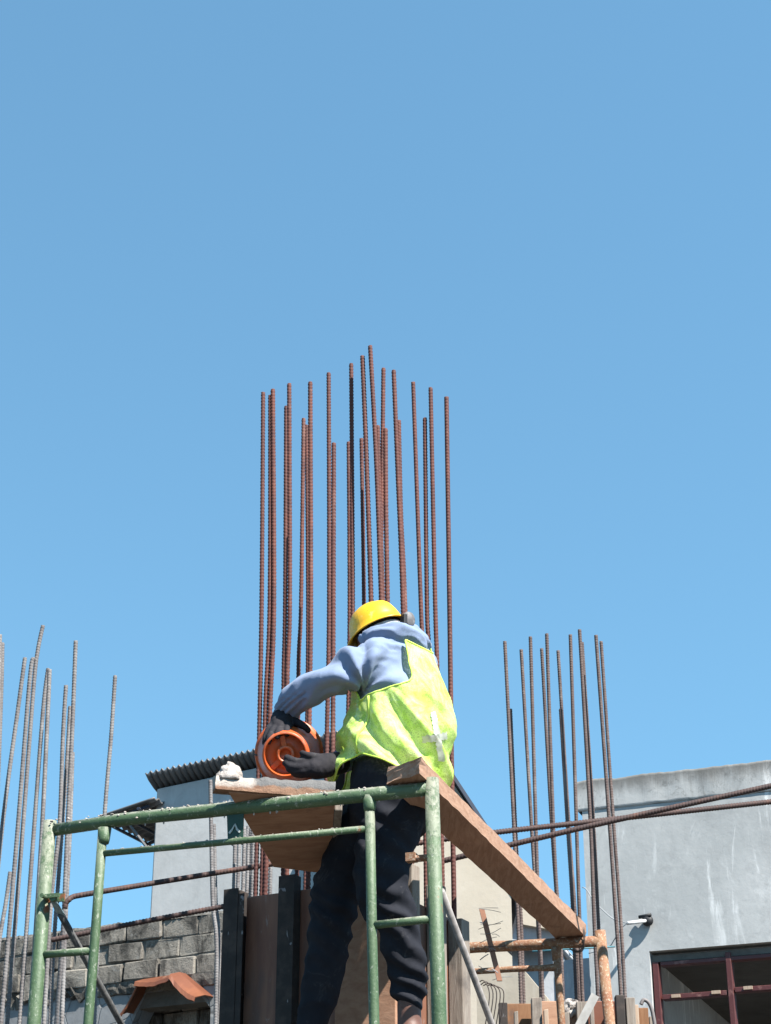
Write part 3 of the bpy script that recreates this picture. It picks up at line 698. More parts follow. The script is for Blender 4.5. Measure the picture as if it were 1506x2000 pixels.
for x0, x1, yt, Y, mt in ((1062, 1071, 1972, 7.64, PALEWOOD), (1100, 1112, 1978, 7.62, OLDWOOD), (1004, 1012, 1976, 7.65, OLDWOOD), (1152, 1160, 1966, 7.64, OLDWOOD), (1182, 1196, 1962, 7.63, PLY), (1268, 1280, 1985, 7.74, OLDWOOD)):
    upright(x0, x1, yt, Y, .03, 'batten', mt, .004)
p0, p1 = at(1163, 1943, 7.5), at(1128, 2010, 7.5)
mb = MB(); dv = (p0 - p1).normalized(); p1 = p0 - dv * (p0.z / dv.z); sd = dv.cross(V(0, 1, 0)).normalized()
mb.hexa([p1 - sd * .017, p1 + sd * .017, p1 + sd * .017 + V(0, .02, 0), p1 - sd * .017 + V(0, .02, 0)], [p0 - sd * .017, p0 + sd * .017, p0 + sd * .017 + V(0, .02, 0), p0 - sd * .017 + V(0, .02, 0)])
mb.build('brace_batten', plain('whitewashed_batten', (.5, .48, .45), .8), rf)
mb = MB(); P = smoothpts([tuple(at(*p)) for p in ((1252, 1962, 7.6), (1257, 1953, 7.6), (1268, 1960, 7.6), (1276, 1985, 7.6), (1280, 2040, 7.6), (1282, 2300, 7.6))]); mb.tube([Vector(p) for p in P], .008, 7); mb.build('hose', plain('dusty_hose', (.24, .21, .2)), rf, True)

# ------------------------------------------------------------------ scaffold frames
FZ = at(843, 1540, 5.1).z; FR = at(843, 1540, 5.1); FL = atz(97, 1615, FZ); FB_ = atz(1180, 1832, FZ)
FU = (FL - FR).normalized()
RT = .0207
def post(mb, top, x2, y2, Y2, r):                                  # post through two photo points, continued to the ground
    b = at(x2, y2, Y2); d = (b - top).normalized(); g = top + d * (top.z / -d.z); mb.tube([top, top.lerp(g, .2), top.lerp(g, .5), g + V(0, 0, .0)], r, 16)
fr1 = thing('scaffold_frame', (FL + FR) / 2 - V(0, 0, FZ), 'chipped green painted scaffold frame in front of the worker', 'scaffold')
mb = MB(); post(mb, at(843, 1521, 5.1), 858, 2000, 5.1, RT); mb.build('post', GREEN, fr1, True)
mb = MB(); post(mb, at(98, 1604, FL.y), 66, 2000, FL.y, RT); mb.build('post', GREEN, fr1, True)
mb = MB(); q0 = atz(101, 1622, FZ - .01); mb.tube([q0, FL.lerp(FR, .2), FL.lerp(FR, .5), FL.lerp(FR, .8), FR + FU * .012], [RT * .9, RT * .95, RT, RT, RT * .98], 16); toprail = mb.build('top_rail', GREEN, fr1, True)
def fpt(px, py):                                                   # a photo point on the frame's plane
    n = Vector((FU.y, -FU.x, 0)); d = ray(px, py); return CAMP + d * ((FR - CAMP).dot(n) / d.dot(n))
mb = MB(); mb.tube([fpt(201, 1618), fpt(188, 1800), fpt(172, 2000), fpt(160, 2150), fpt(150, 2290)], .0145, 12); mb.build('inner_post', GREEN, fr1, True)
mb = MB(); mb.tube([fpt(722, 1562), fpt(726, 1800), fpt(731, 2000), fpt(735, 2150), fpt(738, 2290)], .0145, 12); mb.build('inner_post', GREEN, fr1, True)
mb = MB(); mb.tube([fpt(203, 1667), fpt(460, 1643), fpt(722, 1618)], .0100, 12); mb.build('lower_rail', GREEN, fr1, True)
mb = MB(); mb.tube([fpt(80, 1865), fpt(180, 1857)], .0115, 12); mb.build('step_link', GREEN, fr1, True)
mb = MB(); mb.tube([fpt(728, 1807), fpt(852, 1794)], .0115, 12); mb.build('step_link', GREEN, fr1, True)
mb = MB(); mb.tube([fpt(152, 2284), fpt(44, 2292)], .0115, 12); mb.build('step_link', GREEN, fr1, True)
mb = MB(); mb.tube([fpt(737, 2284), fpt(867, 2272)], .0115, 12); mb.build('step_link', GREEN, fr1, True)
for px, py in ((203, 1640), (722, 1578)):                         # weld collars
    mb = MB(); c = fpt(px, py); mb.tube([c + V(0, 0, .035), c, c - V(0, 0, .012)], [.021, .018, .0155], 14); mb.build('weld', GREEN, fr1, True)
tag = MB(); tag.prism([fpt(*p) for p in ((444, 1588), (477, 1585), (475, 1646), (446, 1648))], V(FU.y, -FU.x, 0) * -.004); tg = tag.build('maker_plate', plain('dark_green_plate', (.022, .07, .045), .5), fr1)
mb = MB(); nrm = Vector((FU.y, -FU.x, 0)); nrm = nrm if nrm.y < 0 else -nrm
def strip(pts, wd):
    for (x0, y0), (x1, y1) in zip(pts[:-1], pts[1:]):
        a, b = fpt(x0, y0) + nrm * .008, fpt(x1, y1) + nrm * .008; dd = (b - a).normalized(); sdv = dd.cross(nrm) * wd
        a -= dd * wd * .5; b += dd * wd * .5
        mb.prism([a - sdv, a + sdv, b + sdv, b - sdv], -nrm * .003)
strip([(450, 1628), (454, 1623)], .0028); strip([(454, 1623), (461, 1611)], .0018); strip([(461, 1611), (464, 1619)], .0022); strip([(464, 1620), (470, 1626)], .0030)
mb.build('mark', plain('pale_mark_paint', (.6, .63, .58)), tg)
# lock lug on the left post, brace ends
lug = MB(); c = fpt(97, 1756); lug.box(c + V(.02, -.012, 0), FU * .03, nrm * .004, V(0, 0, .012)); lug.tube([c + nrm * .01, c + nrm * .05], .007, 8); lug.build('brace_lug', GREEN, fr1)
lug = MB(); lug.tube([fpt(112, 1757), fpt(112, 1757) + nrm * .03], .012, 10); lug.box(fpt(110, 1754) + nrm * .03, FU * .026, nrm * .004, V(0, 0, .006)); lug.build('brace_lug', GREEN, fr1)
lug = MB(); c = fpt(815, 1675) - nrm * .01; lug.tube([c + FU * .03, c - FU * .03], .010, 10); lug.box(c + FU * .02 + V(0, 0, .004), FU * .014, nrm * .014, V(0, 0, .012)); lug.build('brace_lug', RUSTPIPE, fr1)
# cross braces running back to the rear frame
FRL = FL + (FB_ - FR)
c = fpt(110, 1762) + nrm * .02
br = thing('cross_brace', c, 'grey cross brace with flat pale blue end at the left green post', 'brace')
e = at(262, 2045, 6.25); dvec = (e - c).normalized(); e = c + dvec * 2.3
mb = MB(); mb.tube([c + dvec * .075, e], .0105, 10); mb.build('tube', OLDWOOD if False else plain('grimy_galvanised_tube', (.10, .098, .095), .6, .4, .5, 60), br, True)
mb = MB(); sdv = dvec.cross(nrm).normalized()
mb.prism([c - sdv * .012, c + sdv * .012, c + dvec * .06 + sdv * .017, c + dvec * .09 + sdv * .010, c + dvec * .09 - sdv * .010, c + dvec * .06 - sdv * .017], -nrm * .005); mb.build('flat_end', plain('pale_blue_paint', (.32, .45, .5), .6, .4, .4, 60), br)
br2 = thing('cross_brace', at(866, 1748, 5.3), 'grey diagonal tube brace right of the green post', 'brace')
mb = MB(); b0_, b1_ = at(862, 1740, 5.2), at(968, 2020, 5.7); mb.tube([b0_, b0_ + (b1_ - b0_).normalized() * 2.2], .0105, 10); mb.build('tube', plain('dull_galvanised_tube', (.33, .30, .28), .6, .4, .25, 40), br2, True)
# rear rusty frame
fr2 = thing('scaffold_frame', (FB_ + FRL) / 2 - V(0, 0, FZ), 'rusty tan scaffold frame at the rear holding the plank end', 'scaffold')
BN = (FB_ - FR).normalized()
def rpt(px, py):
    d = ray(px, py); return CAMP + d * ((FB_ - CAMP).dot(nrm) / d.dot(nrm))
mb = MB(); post(mb, rpt(1172, 1818), *(1191, 2000), FB_.y, RT); mb.build('post', RUSTPIPE, fr2, True)
lp = FRL + V(0, 0, .03); mb = MB(); mb.tube([lp, V(lp.x, lp.y, 0)], RT, 14); mb.build('post', RUSTPIPE, fr2, True)
rr = rpt(1172, 1838); mb = MB(); mb.tube([rr, rpt(1050, 1845), rpt(935, 1850), rpt(800, 1860), V(FRL.x, FRL.y, rpt(800, 1860).z)], RT, 14); mb.build('top_rail', RUSTPIPE, fr2, True)
mb = MB(); mb.tube([rpt(1086, 1846), rpt(1092, 1930), rpt(1097, 2000), rpt(1103, 2150)], .0145, 12); mb.build('inner_post', RUSTPIPE, fr2, True)
mb = MB(); mb.tube([rpt(1090, 1889), rpt(1000, 1893), rpt(935, 1897), rpt(800, 1903)], .0115, 10); mb.build('lower_rail', RUSTPIPE, fr2, True)
for k in (1, -1):
    mb = MB(); c = rpt(1086, 1850); mb.tube([c + V(0, 0, .0), c - V(0, 0, .05)], [.02, .0155], 12) if k == 1 else mb.tube([rpt(1090, 1889) + FU * .06, rpt(1090, 1889)], [.012, .016], 12); mb.build('weld', RUSTPIPE, fr2, True)

# ------------------------------------------------------------------ long plank and chute board
def rough_box(lo, hi, name, mat, n=40, amp=.003, endamp=.009, **kw):   # lo/hi: near and far end quads [bl, br, tr, tl]
    mb = MB(); rg = random.Random(5); rows = []
    SUBD = 5
    for i in range(n + 1):
        t = i / n; ring = []
        q = [lo[k].lerp(hi[k], t) for k in range(4)]
        for k in range(4):
            for j in range(SUBD):
                p = q[k].lerp(q[(k + 1) % 4], j / SUBD)
                e = endamp if i in (0, n) else amp
                nv = noise.noise_vector(p * 22) * amp + (noise.noise_vector(p * 45) * e if i in (0, n) else Vector())
                ring.append(p + nv)
        rows.append(ring + [ring[0]])
    mb.grid(rows)
    for ring, q, sg in ((rows[0], lo, -1), (rows[-1], hi, 1)):
        ax = (hi[0] - lo[0]).normalized() * sg; G2 = []; SD = SUBD
        for a in range(SD + 1):
            row = []
            for b in range(SD + 1):
                if a == 0: p = ring[b]
                elif a == SD: p = ring[3 * SD - b]
                elif b == 0: p = ring[(4 * SD - a) % (4 * SD)]
                elif b == SD: p = ring[SD + a]
                else:
                    p = q[0].lerp(q[1], b / SD).lerp(q[3].lerp(q[2], b / SD), a / SD); p = p + ax * (.008 * noise.noise(p * 60))
                row.append(p)
            G2.append(row)
        mb.grid(G2)
    o = mb.build(name, mat, None, **kw); return o
pz = FZ + RT + .001
rz = rpt(1110, 1842).z + RT + .001
nl, nr = atz(757, 1531, pz), atz(822, 1512, pz)
fl, frr = atz(1086, 1833, rz), atz(1146, 1831, rz)
th = V(0, 0, .05)
plank = rough_box([nl, nr, nr + th, nl + th], [fl, frr, frr + th, fl + th], 'plank', PLANK, label='long reddish wooden plank running from green frame back to rusty frame', category='plank')
tie = MB()
for k in range(3):
    c = fl.lerp(frr, .72) - BN * (.03 + .012 * k) + V(0, 0, .0)
    P = smoothpts([tuple(p) for p in (c + FU * -.03 + V(0, 0, .045), c + FU * .01 + V(0, 0, .03), c + FU * .02 - V(0, -.06, .03), c + FU * -.02 - V(0, -.03, .055), c + FU * -.035 + V(0, -.0, -.02), c + FU * -.03 + V(0, 0, .045))], 4)
    tie.tube([Vector(p) for p in P], .0018, 5)
tie.build('tie_wire', WIRE, None, True, label='twisted wire tying the plank end to the rusty frame', category='wire')

bz = FZ + RT + .003; bz2 = CZ + .012
b0, b1 = atz(446, 1548, bz), atz(654, 1562, bz)
b2, b3 = atz(645, 1708, bz2 + .0), atz(534, 1694, bz2 + .0)
# keep the rear corners in front of the bar cage
board = thing('chute_board', (b0 + b1 + b2 + b3) / 4, 'tapering plywood chute board lying on the green rail under the orange bucket', 'board')
t2 = V(0, 0, .018)
mb = MB(); G = []
mb.hexa([b0, b1, b2, b3], [b0 + t2, b1 + t2, b2 + t2, b3 + t2]); mb.build('plywood_sheet', PLYUNDER, board, bevel=.002)
l0, l1 = atz(420, 1541, bz + .004), atz(655, 1560, bz - .0)
ld = (l1 - l0).normalized(); lb = Vector((-ld.y, ld.x, 0)).normalized()
mb = MB(); rows = []
for i in range(45):                                                # cement-crusted front batten
    t = i / 44; p = l0.lerp(l1, t); ring = []
    hh = .042 + .013 * t + .006 * noise.noise(p * 14)
    for (y, z) in ((0, 0), (0, hh * .5), (.004, hh), (.03, hh + .004), (.045, hh), (.05, .02), (.05, .0), (.025, -.001)):
        q = p + lb * y + V(0, 0, z); nv = noise.noise_vector(q * 40) * (.006 if z > .01 else .0025) * (1.6 if i < 3 else 1); nv.z = abs(nv.z) if z < .01 else nv.z; ring.append(q + nv)
    rows.append(ring + [ring[0]])
mb.grid(rows)
for ring in (rows[0], rows[-1]): mb.add(ring[:-1], [tuple(range(len(ring) - 1))])
mb.build('front_batten', LIP, board, True)
mb = MB(); sd0, sd1 = b1.lerp(b2, .12), b2; sw_ = (sd1 - sd0).normalized().cross(V(0, 0, 1)).normalized()
if sw_.x < 0: sw_ = -sw_
mb.hexa([sd0 + sw_ * .001 - t2 * .2, sd0 + sw_ * .024 - t2 * .2, sd1 + sw_ * .024 - t2 * .2, sd1 + sw_ * .001 - t2 * .2], [sd0 + sw_ * .001 + t2 * 3, sd0 + sw_ * .024 + t2 * 3, sd1 + sw_ * .024 + t2 * 3, sd1 + sw_ * .001 + t2 * 3])
mb.build('side_batten', OLDWOOD, board, bevel=.003)
# concrete lump on the batten's left end
c = l0 + ld * .045 + lb * .02 + V(0, 0, .036)
mb = MB(); ball(mb, c + V(0, 0, .014), ld * .040, lb * .025, V(0, 0, .045), 26, 18)
for v in mb.v:
    h = (v.z - c.z) / .06; f = 1.15 - .75 * max(0, min(1, h)); q = v - c
    v.x = c.x + q.x * f; v.y = c.y + q.y * f; v.z = max(v.z, c.z - .002)
    v += noise.noise_vector(v * 55) * .009; v.z = max(v.z, c.z - .002)
mb.build('concrete_lump', CHUNK, None, True, label='pale lump of crumbled concrete on the left end of the chute board', category='concrete')

# dried cement drips on the green rails
mb = MB(); rgd = random.Random(31)
def drip(c, r, st):
    n0 = len(mb.v); ball(mb, c, V(r, 0, 0), V(0, r * .8, 0), V(0, 0, r * st), 9, 7)
    for k in range(n0, len(mb.v)): mb.v[k] = mb.v[k] + noise.noise_vector(mb.v[k] * 90) * r * .5
for i in range(70):
    t = rgd.random(); p = FL.lerp(FR, t); an = rgd.gauss(0, .55)
    drip(p + nrm * (RT * math.sin(an + .4)) + V(0, 0, RT * math.cos(an + .4)), rgd.uniform(.002, .0055), rgd.uniform(.4, .9))
for i in range(16):
    t = rgd.random(); p = FL.lerp(FR, t); drip(p - V(0, 0, RT + .001), rgd.uniform(.0015, .003), rgd.uniform(1.2, 3))
for i in range(22):
    t = rgd.random(); p = fpt(203 + 519 * t, 1667 - 49 * t); drip(p + V(0, 0, .0095) + nrm * .003, rgd.uniform(.0018, .004), .6)
mb.build('cement_drips', CHUNK, toprail, True, kind='stuff')

#@MAN@
# ------------------------------------------------------------------ orange bucket on the board
def matbucket():
    m = N('dirty_orange_plastic', .42, .45)
    c = m.mix(m.step(m.noise(14, 5, .65), .4, .7), (.80, .15, .03), (.60, .095, .022))
    c = m.mix(m.math('MULTIPLY', m.step(m.noise(17, 7, .75, None, 1.2), .54, .66), .35), c, (.50, .34, .26)); c = m.mix(m.math('MULTIPLY', m.step(m.noise(6, 6, .7, None, .6), .56, .70), .5), c, (.24, .14, .11))
    m.col(c).bump(m.noise(50, 4), .12, .003); return m.m
BUCK = matbucket()
bb, bm_ = at(557, 1474, 5.38), at(566, 1470, 5.60)
bd = (bm_ - bb).normalized(); be = bd.cross(V(0, 0, 1)).normalized(); bf = be.cross(bd)
def lathe(prof, n=56):
    mb = MB(); rows = []
    for r, h in prof: rows.append([bb + bd * h + (be * math.cos(2 * math.pi * j / n) + bf * math.sin(2 * math.pi * j / n)) * r for j in range(n)] )
    for r in rows: r.append(r[0])
    mb.grid(rows); bmm = mb; return bmm
bucket = thing('bucket', at(560, 1516, 5.45), 'dirty orange plastic bucket tipped over with its base towards us', 'bucket')
lathe([(.0635, .0), (.069, .0), (.0705, .004), (.074, .03), (.083, .09), (.0925, .15), (.1, .19), (.1005, .195), (.107, .196), (.109, .20), (.109, .206), (.106, .208), (.104, .222), (.101, .224), (.097, .20), (.088, .15), (.078, .09), (.070, .04), (.02, .04), (.0, .04)]).build('body', BUCK, bucket, True)
lathe([(.0, .026), (.018, .026), (.0185, .010), (.0265, .009), (.0275, .028), (.045, .030), (.0585, .030), (.060, .022), (.0636, .0005)]).build('base', BUCK, bucket, True)
for an in (1.75, 3.95, 5.2):
    rb_ = MB(); dr = be * math.cos(an) + bf * math.sin(an); pr = bd.cross(dr); rb_.box(bb + bd * .024 + dr * .042, dr * .017, pr * .008, bd * .007)
    rb_.build('base_rib', BUCK, bucket, bevel=.002)
hb = MB(); P = []
for i in range(17):
    t = math.pi * (.08 + .84 * i / 16); P.append(bb + bd * (.20 - .02 * math.sin(t)) + (be * math.cos(t) + bf * (-.15) * math.sin(t)) * .112 + be * 0)
hb.tube(P, .0022, 6); hb.build('handle', WIRE, bucket, True)

# ------------------------------------------------------------------ the worker
def fabric(name, c1, c2, rough=.9, wv=900, spec=.15, sc=8):
    m = N(name, rough, spec, 0, 1); c = m.mix(m.step(m.noise(sc, 5, .6), .35, .7), c1, c2)
    m.col(c).bump(m.noise(sc * 4, 5, .6), .18, .008).bump(m.noise(wv, 2), .12, .001); m.b.inputs['Sheen Weight'].default_value = .1 if c1[0] > .05 else 0; return m.m
SHIRT = fabric('grey_blue_fleece', (.145, .185, .275), (.17, .215, .31))
def dusty(m_):
    m = N.__new__(N); m.k = 1; m.m = m_; m.t = m_.node_tree; m.b = m.t.nodes['Principled BSDF']; m.g = [n for n in m.t.nodes if n.type == 'NEW_GEOMETRY'][0]
    src = m.b.inputs['Base Color'].links[0].from_socket
    m.col(m.mix(m.math('MULTIPLY', m.step(m.noise(13, 7, .75, None, 1), .55, .72), .35), src, (.11, .105, .10))); return m_
PANTS = fabric('black_navy_cotton', (.011, .012, .016), (.017, .018, .023), .85, 700, .1)
GLOVE = fabric('dark_glove_knit', (.012, .011, .014), (.022, .02, .023), .85, 1200, .2, 30)
SKIN = fabric('brown_skin', (.085, .038, .026), (.11, .05, .034), .55, 600, .35)
HAIR = plain('dark_hair', (.012, .01, .009), .6)
def mathelmet():
    m = N('scuffed_yellow_plastic', .35, .5, 0, 1)
    c = m.mix(m.step(m.noise(9, 4), .35, .7), (.66, .34, .008), (.72, .40, .014))
    c = m.mix(m.step(m.noise(46, 5, .7, m.pos((1, 1, 1.6)), 1.5), .625, .645), c, (.12, .07, .03)); c = m.mix(m.math('MULTIPLY', m.step(m.noise(7, 6, .7, m.pos((1, 1, .4))), .5, .68), .5), c, (.42, .24, .05))
    c = m.mix(m.math('MULTIPLY', m.step(m.noise(20, 5, .7), .58, .7), .35), c, (.85, .68, .35))
    m.col(c).bump(m.noise(60, 4), .08, .002); return m.m
YELLOW = mathelmet()
def matvest():
    m = N('lime_mesh_fabric', .8, .2, 0, 1)
    c = m.mix(m.step(m.noise(11, 7, .75, m.pos((1, 1, 1), (0, .64, 0)), 1.2), .38, .62), (.50, .73, .12), (.70, .85, .32))
    hol = m.step(m.noise(420, 2, .5), .57, .63)
    m.col(c).bump(m.noise(420, 2), .35, .0025).bump(m.noise(30, 5, .65), .35, .01)
    t = m.t; tr = m.new('BsdfTranslucent'); m.link(c, tr.inputs[0]); mx = m.new('MixShader'); mx.inputs[0].default_value = .32
    m.link(m.b.outputs[0], mx.inputs[1]); m.link(tr.outputs[0], mx.inputs[2])
    tp = m.new('BsdfTransparent'); mx2 = m.new('MixShader'); m.link(m.math('MULTIPLY', hol, .55), mx2.inputs[0])
    m.link(mx.outputs[0], mx2.inputs[1]); m.link(tp.outputs[0], mx2.inputs[2]); m.link(mx2.outputs[0], t.nodes['Material Output'].inputs[0]); return m.m
VEST = matvest()
BIND = fabric('yellow_binding_tape', (.42, .60, .07), (.5, .66, .12), .7)
TAPE = plain('silver_reflective_tape', (.8, .84, .7), .4, .5, .2, 60)
GREYBAND = plain('grey_head_strap', (.62, .60, .59), .7, .2, .3, 60)

YM = 5.47
FWD = V(-.8, .6, 0); LFT = V(-.6, -.8, 0)
man = thing('person', V(at(770, 2010, YM).x, YM + .05, at(770, 2030, YM).z), 'worker in yellow hard hat, lime mesh vest and black trousers, bending over the orange bucket', 'person')
TS = [(1252, 774, 40, .85), (1266, 770, 60, .95), (1288, 768, 74, 1), (1320, 772, 80, 1), (1360, 778, 82, 1), (1410, 782, 82, 1), (1460, 782, 82, 1), (1500, 777, 80, 1), (1520, 774, 76, 1)]
def tsec(py, cx, hw, q=1, grow=0):
    c = at(cx, py, YM); k = hw / 95; return (c, LFT * (.176 * k + grow), FWD * (.138 * k * q + grow))
def fold(p, n, amp=.006, sc=9, ani=(1, 1, .45)):
    q = Vector((p.x * ani[0], p.y * ani[1], p.z * ani[2])) * sc
    r = 1 - abs(noise.noise(q)) * 2.2; return amp * (r - .3)
# sweatshirt
sh_ = MB(); loft(sh_, [tsec(*t) for t in TS])
limb(sh_, [(at(775, 1296, 5.46), .074), (at(730, 1295, 5.37), .073), (at(690, 1307, 5.34), .061), (at(650, 1327, 5.36), .0535), (at(615, 1344, 5.39), .0515), (at(590, 1355, 5.42), .0515), (at(572, 1370, 5.45), .047), (at(562, 1387, 5.48), .041), (at(557, 1400, 5.50), .036)])
limb(sh_, [(at(815, 1300, 5.56), .07), (at(800, 1340, 5.66), .062), (at(760, 1400, 5.70), .056), (at(720, 1450, 5.66), .052), (at(685, 1478, 5.56), .044), (at(662, 1490, 5.50), .036)])
hood = [(710, 1250, 5.41, .018), (727, 1238, 5.375, .022), (756, 1231, 5.365, .025), (786, 1234, 5.375, .027), (806, 1243, 5.40, .026), (818, 1257, 5.43, .022), (829, 1276, 5.46, .015)]
limb(sh_, [(at(x, y, Y), r) for x, y, Y, r in hood])
limb(sh_, [(at(742, 1243, 5.43), .045), (at(790, 1250, 5.45), .055), (at(815, 1262, 5.5), .045)])
ARMPIT = at(712, 1342, 5.33); ELB = at(592, 1350, 5.40)
def shirtfold(p, n):
    d = p - ARMPIT; r = d.length; a = math.atan2(d.z, d.x)
    f = 0
    if r < .32: f += .0125 * math.sin(a * 7 + 2.5 * noise.noise(p * 7)) * math.exp(-((r - .10) / .085) ** 2)
    d2 = p - ELB; r2 = d2.length; f += .0045 * math.sin(d2.dot(V(-.86, 0, .5)) * 95 + 4 * noise.noise(p * 9)) * math.exp(-(r2 / .085) ** 2)
    u = p.z * .5 + p.x * .86
    v_ = -p.x * .5 + p.z * .86
    f += .0055 * (.6 - 2 * abs(noise.noise(V(u * 5, p.y * 6, v_ * 17)))) + .003 * (.5 - 2 * abs(noise.noise(V(u * 14 + 7, p.y * 14, v_ * 30))))
    x, y = proj(p)
    if p.y < YM + .02 and 1225 < y < 1345: xs = 716 - .0028 * (y - 1292) ** 2 + .02 * (y - 1292); f -= .0045 * math.exp(-((x - xs) / 1.8) ** 2)
    if p.x < at(600, 1390, 5.48).x and p.z < at(560, 1378, 5.48).z: f += .004 * math.sin((p.z * .9 - p.x * .4) * 420)
    if y < 1268 and x > 700: f += .007 * (.55 - 2.2 * abs(noise.noise(V(p.x * 16, p.y * 12, p.z * 34))))
    if y > 1346 and x > 676: f = min(f, 0) - .002
    return f
put('sweatshirt', remeshed(sh_, 'sweatshirt', SHIRT, .0065, 5, shirtfold), man)
# trousers
tr = MB(); loft(tr, [tsec(1496, 777, 81, 1, .004), tsec(1530, 770, 82, 1, .004), tsec(1565, 764, 80, 1.02), tsec(1600, 760, 76, 1.05), tsec(1625, 758, 66, 1)])
limb(tr, [(at(772, 1575, 5.43), .108), (at(752, 1650, 5.42), .090), (at(746, 1715, 5.41), .082), (at(752, 1760, 5.42), .076), (at(774, 1800, 5.43), .066), (at(787, 1850, 5.45), .060), (at(795, 1895, 5.47), .056), (at(798, 1925, 5.48), .053), (at(799, 1945, 5.48), .045), (at(799, 1958, 5.48), .0405)])
limb(tr, [(at(735, 1590, 5.52), .108), (at(696, 1665, 5.57), .088), (at(662, 1730, 5.60), .078), (at(648, 1800, 5.61), .068), (at(637, 1870, 5.63), .062), (at(624, 1940, 5.65), .057), (at(612, 1985, 5.66), .047), (at(606, 2012, 5.66), .040)])
KN = at(770, 1790, 5.37); ANK = at(797, 1930, 5.43); KN2 = at(648, 1770, 5.55); CR = at(735, 1640, 5.34)
def pantfold(p, n):
    f = .006 * (.7 - 2.2 * abs(noise.noise(V(p.x * 9 + p.z * 4, p.y * 8, p.z * 15)))) + .0015 * noise.noise(p * 45)
    for c, am, w_, rr in ((KN, .009, 110, .10), (ANK, .008, 120, .11), (KN2, .007, 100, .13), (CR, .007, 90, .12)):
        d = p - c; f += am * math.sin((d.z + d.x * .55) * w_ + 3.2 * noise.noise(p * 8)) * math.exp(-(d.length / rr) ** 2)
    return f
put('trousers', remeshed(tr, 'trousers', PANTS, .0065, 4, pantfold), man)
dusty(PANTS); dusty(GLOVE)
# body: head, neck, trunk, limbs, bare ankles and feet in one surface
hc = at(741, 1242, 5.47)
bo = MB(); HUP = V(-.36, .10, .92).normalized(); HF = V(-.72, .62, -.30); HF = (HF - HUP * HF.dot(HUP)).normalized(); HL = HUP.cross(HF)
ball(bo, hc, HL * .064, HF * .077, HUP * .089, 28, 20)
ball(bo, hc + HF * .07 - HUP * .03, HL * .035, HF * .03, HUP * .045)      # jaw and mouth
ball(bo, hc + HF * .082 - HUP * .01, HL * .014, HF * .022, HUP * .022)     # nose
for s_ in (1, -1): ball(bo, hc + HL * .066 * s_ - HF * .005 - HUP * .012, HL * .012, HF * .018, HUP * .030)   # ears
limb(bo, [(hc - HUP * .05, .055), (at(772, 1262, 5.47), .06), (at(780, 1340, YM), .095), (at(782, 1450, YM), .10), (at(765, 1570, YM), .10)])
limb(bo, [(at(775, 1300, 5.45), .045), (at(730, 1297, 5.37), .042), (at(690, 1309, 5.34), .038), (at(650, 1329, 5.36), .033), (at(615, 1346, 5.39), .031), (at(590, 1357, 5.42), .030), (at(572, 1371, 5.45), .028), (at(557, 1404, 5.50), .024)])
limb(bo, [(at(810, 1310, 5.56), .05), (at(760, 1400, 5.70), .04), (at(660, 1491, 5.50), .026)])
limb(bo, [(at(765, 1575, 5.44), .08), (at(750, 1730, 5.42), .055), (at(787, 1850, 5.45), .036), (at(798, 1930, 5.48), .032), (at(799, 1962, 5.48), .035), (at(800, 2000, 5.48), .036), (at(800, 2025, 5.48), .042), (at(786, 2040, 5.56), .038), (at(778, 2044, 5.64), .03)])
limb(bo, [(at(735, 1590, 5.52), .08), (at(662, 1730, 5.60), .055), (at(640, 1860, 5.63), .045), (at(606, 2010, 5.66), .036), (at(600, 2034, 5.66), .04), (at(585, 2044, 5.72), .034)])
body = put('body', remeshed(bo, 'body', SKIN, .006, 3), man)
hr = MB(); ball(hr, hc + HUP * .004 - HF * .007, HL * .067, HF * .078, HUP * .09, 28, 18); put('hair', remeshed(hr, 'hair', HAIR, .005, 2, lambda p, n: .003 * noise.noise(p * 90)), man)
# gloves
def glove(palm, fingers, name='glove'):
    mb = MB()
    limb(mb, palm)
    for f_ in fingers: limb(mb, f_, 12, 4)
    return put(name, remeshed(mb, name, GLOVE, .0036, 2, lambda p, n: .0012 * noise.noise(p * 70)), man)
f9 = lambda L: [(at(x, y, Y), r) for x, y, Y, r in L]
glove(f9([(557, 1396, 5.50, .038), (553, 1408, 5.48, .040), (549, 1418, 5.455, .037), (546, 1424, 5.44, .03)]),
      [f9([(536, 1414, 5.46, .014), (526, 1424, 5.43, .012), (520, 1438, 5.41, .011), (517, 1452, 5.41, .0095)]),
       f9([(542, 1418, 5.44, .014), (533, 1428, 5.405, .012), (527, 1440, 5.385, .011), (524, 1450, 5.38, .0095)]),
       f9([(552, 1420, 5.43, .014), (546, 1427, 5.395, .012), (543, 1434, 5.375, .011), (541, 1440, 5.37, .0095)]),
       f9([(563, 1418, 5.43, .013), (561, 1424, 5.40, .011), (560, 1430, 5.385, .010), (560, 1435, 5.38, .009)]),
       f9([(572, 1408, 5.47, .015), (586, 1414, 5.445, .013), (596, 1420, 5.44, .011), (602, 1427, 5.45, .010)])])
glove(f9([(664, 1490, 5.50, .034), (648, 1493, 5.44, .036), (630, 1496, 5.39, .038), (612, 1500, 5.36, .034), (602, 1502, 5.352, .026)]),
      [f9([(612, 1486, 5.355, .014), (592, 1488, 5.34, .0125), (574, 1486, 5.335, .0115), (560, 1479, 5.335, .010)]),
       f9([(606, 1494, 5.345, .014), (588, 1498, 5.335, .0125), (570, 1497, 5.335, .0115), (556, 1490, 5.338, .010)]),
       f9([(606, 1503, 5.345, .013), (588, 1506, 5.34, .0125), (574, 1506, 5.34, .011), (563, 1501, 5.342, .010)]),
       f9([(608, 1510, 5.355, .013), (592, 1513, 5.35, .011), (580, 1513, 5.35, .010), (572, 1510, 5.35, .009)]),
       f9([(628, 1482, 5.37, .016), (612, 1478, 5.345, .013), (600, 1475, 5.335, .011), (590, 1471, 5.332, .010)])])
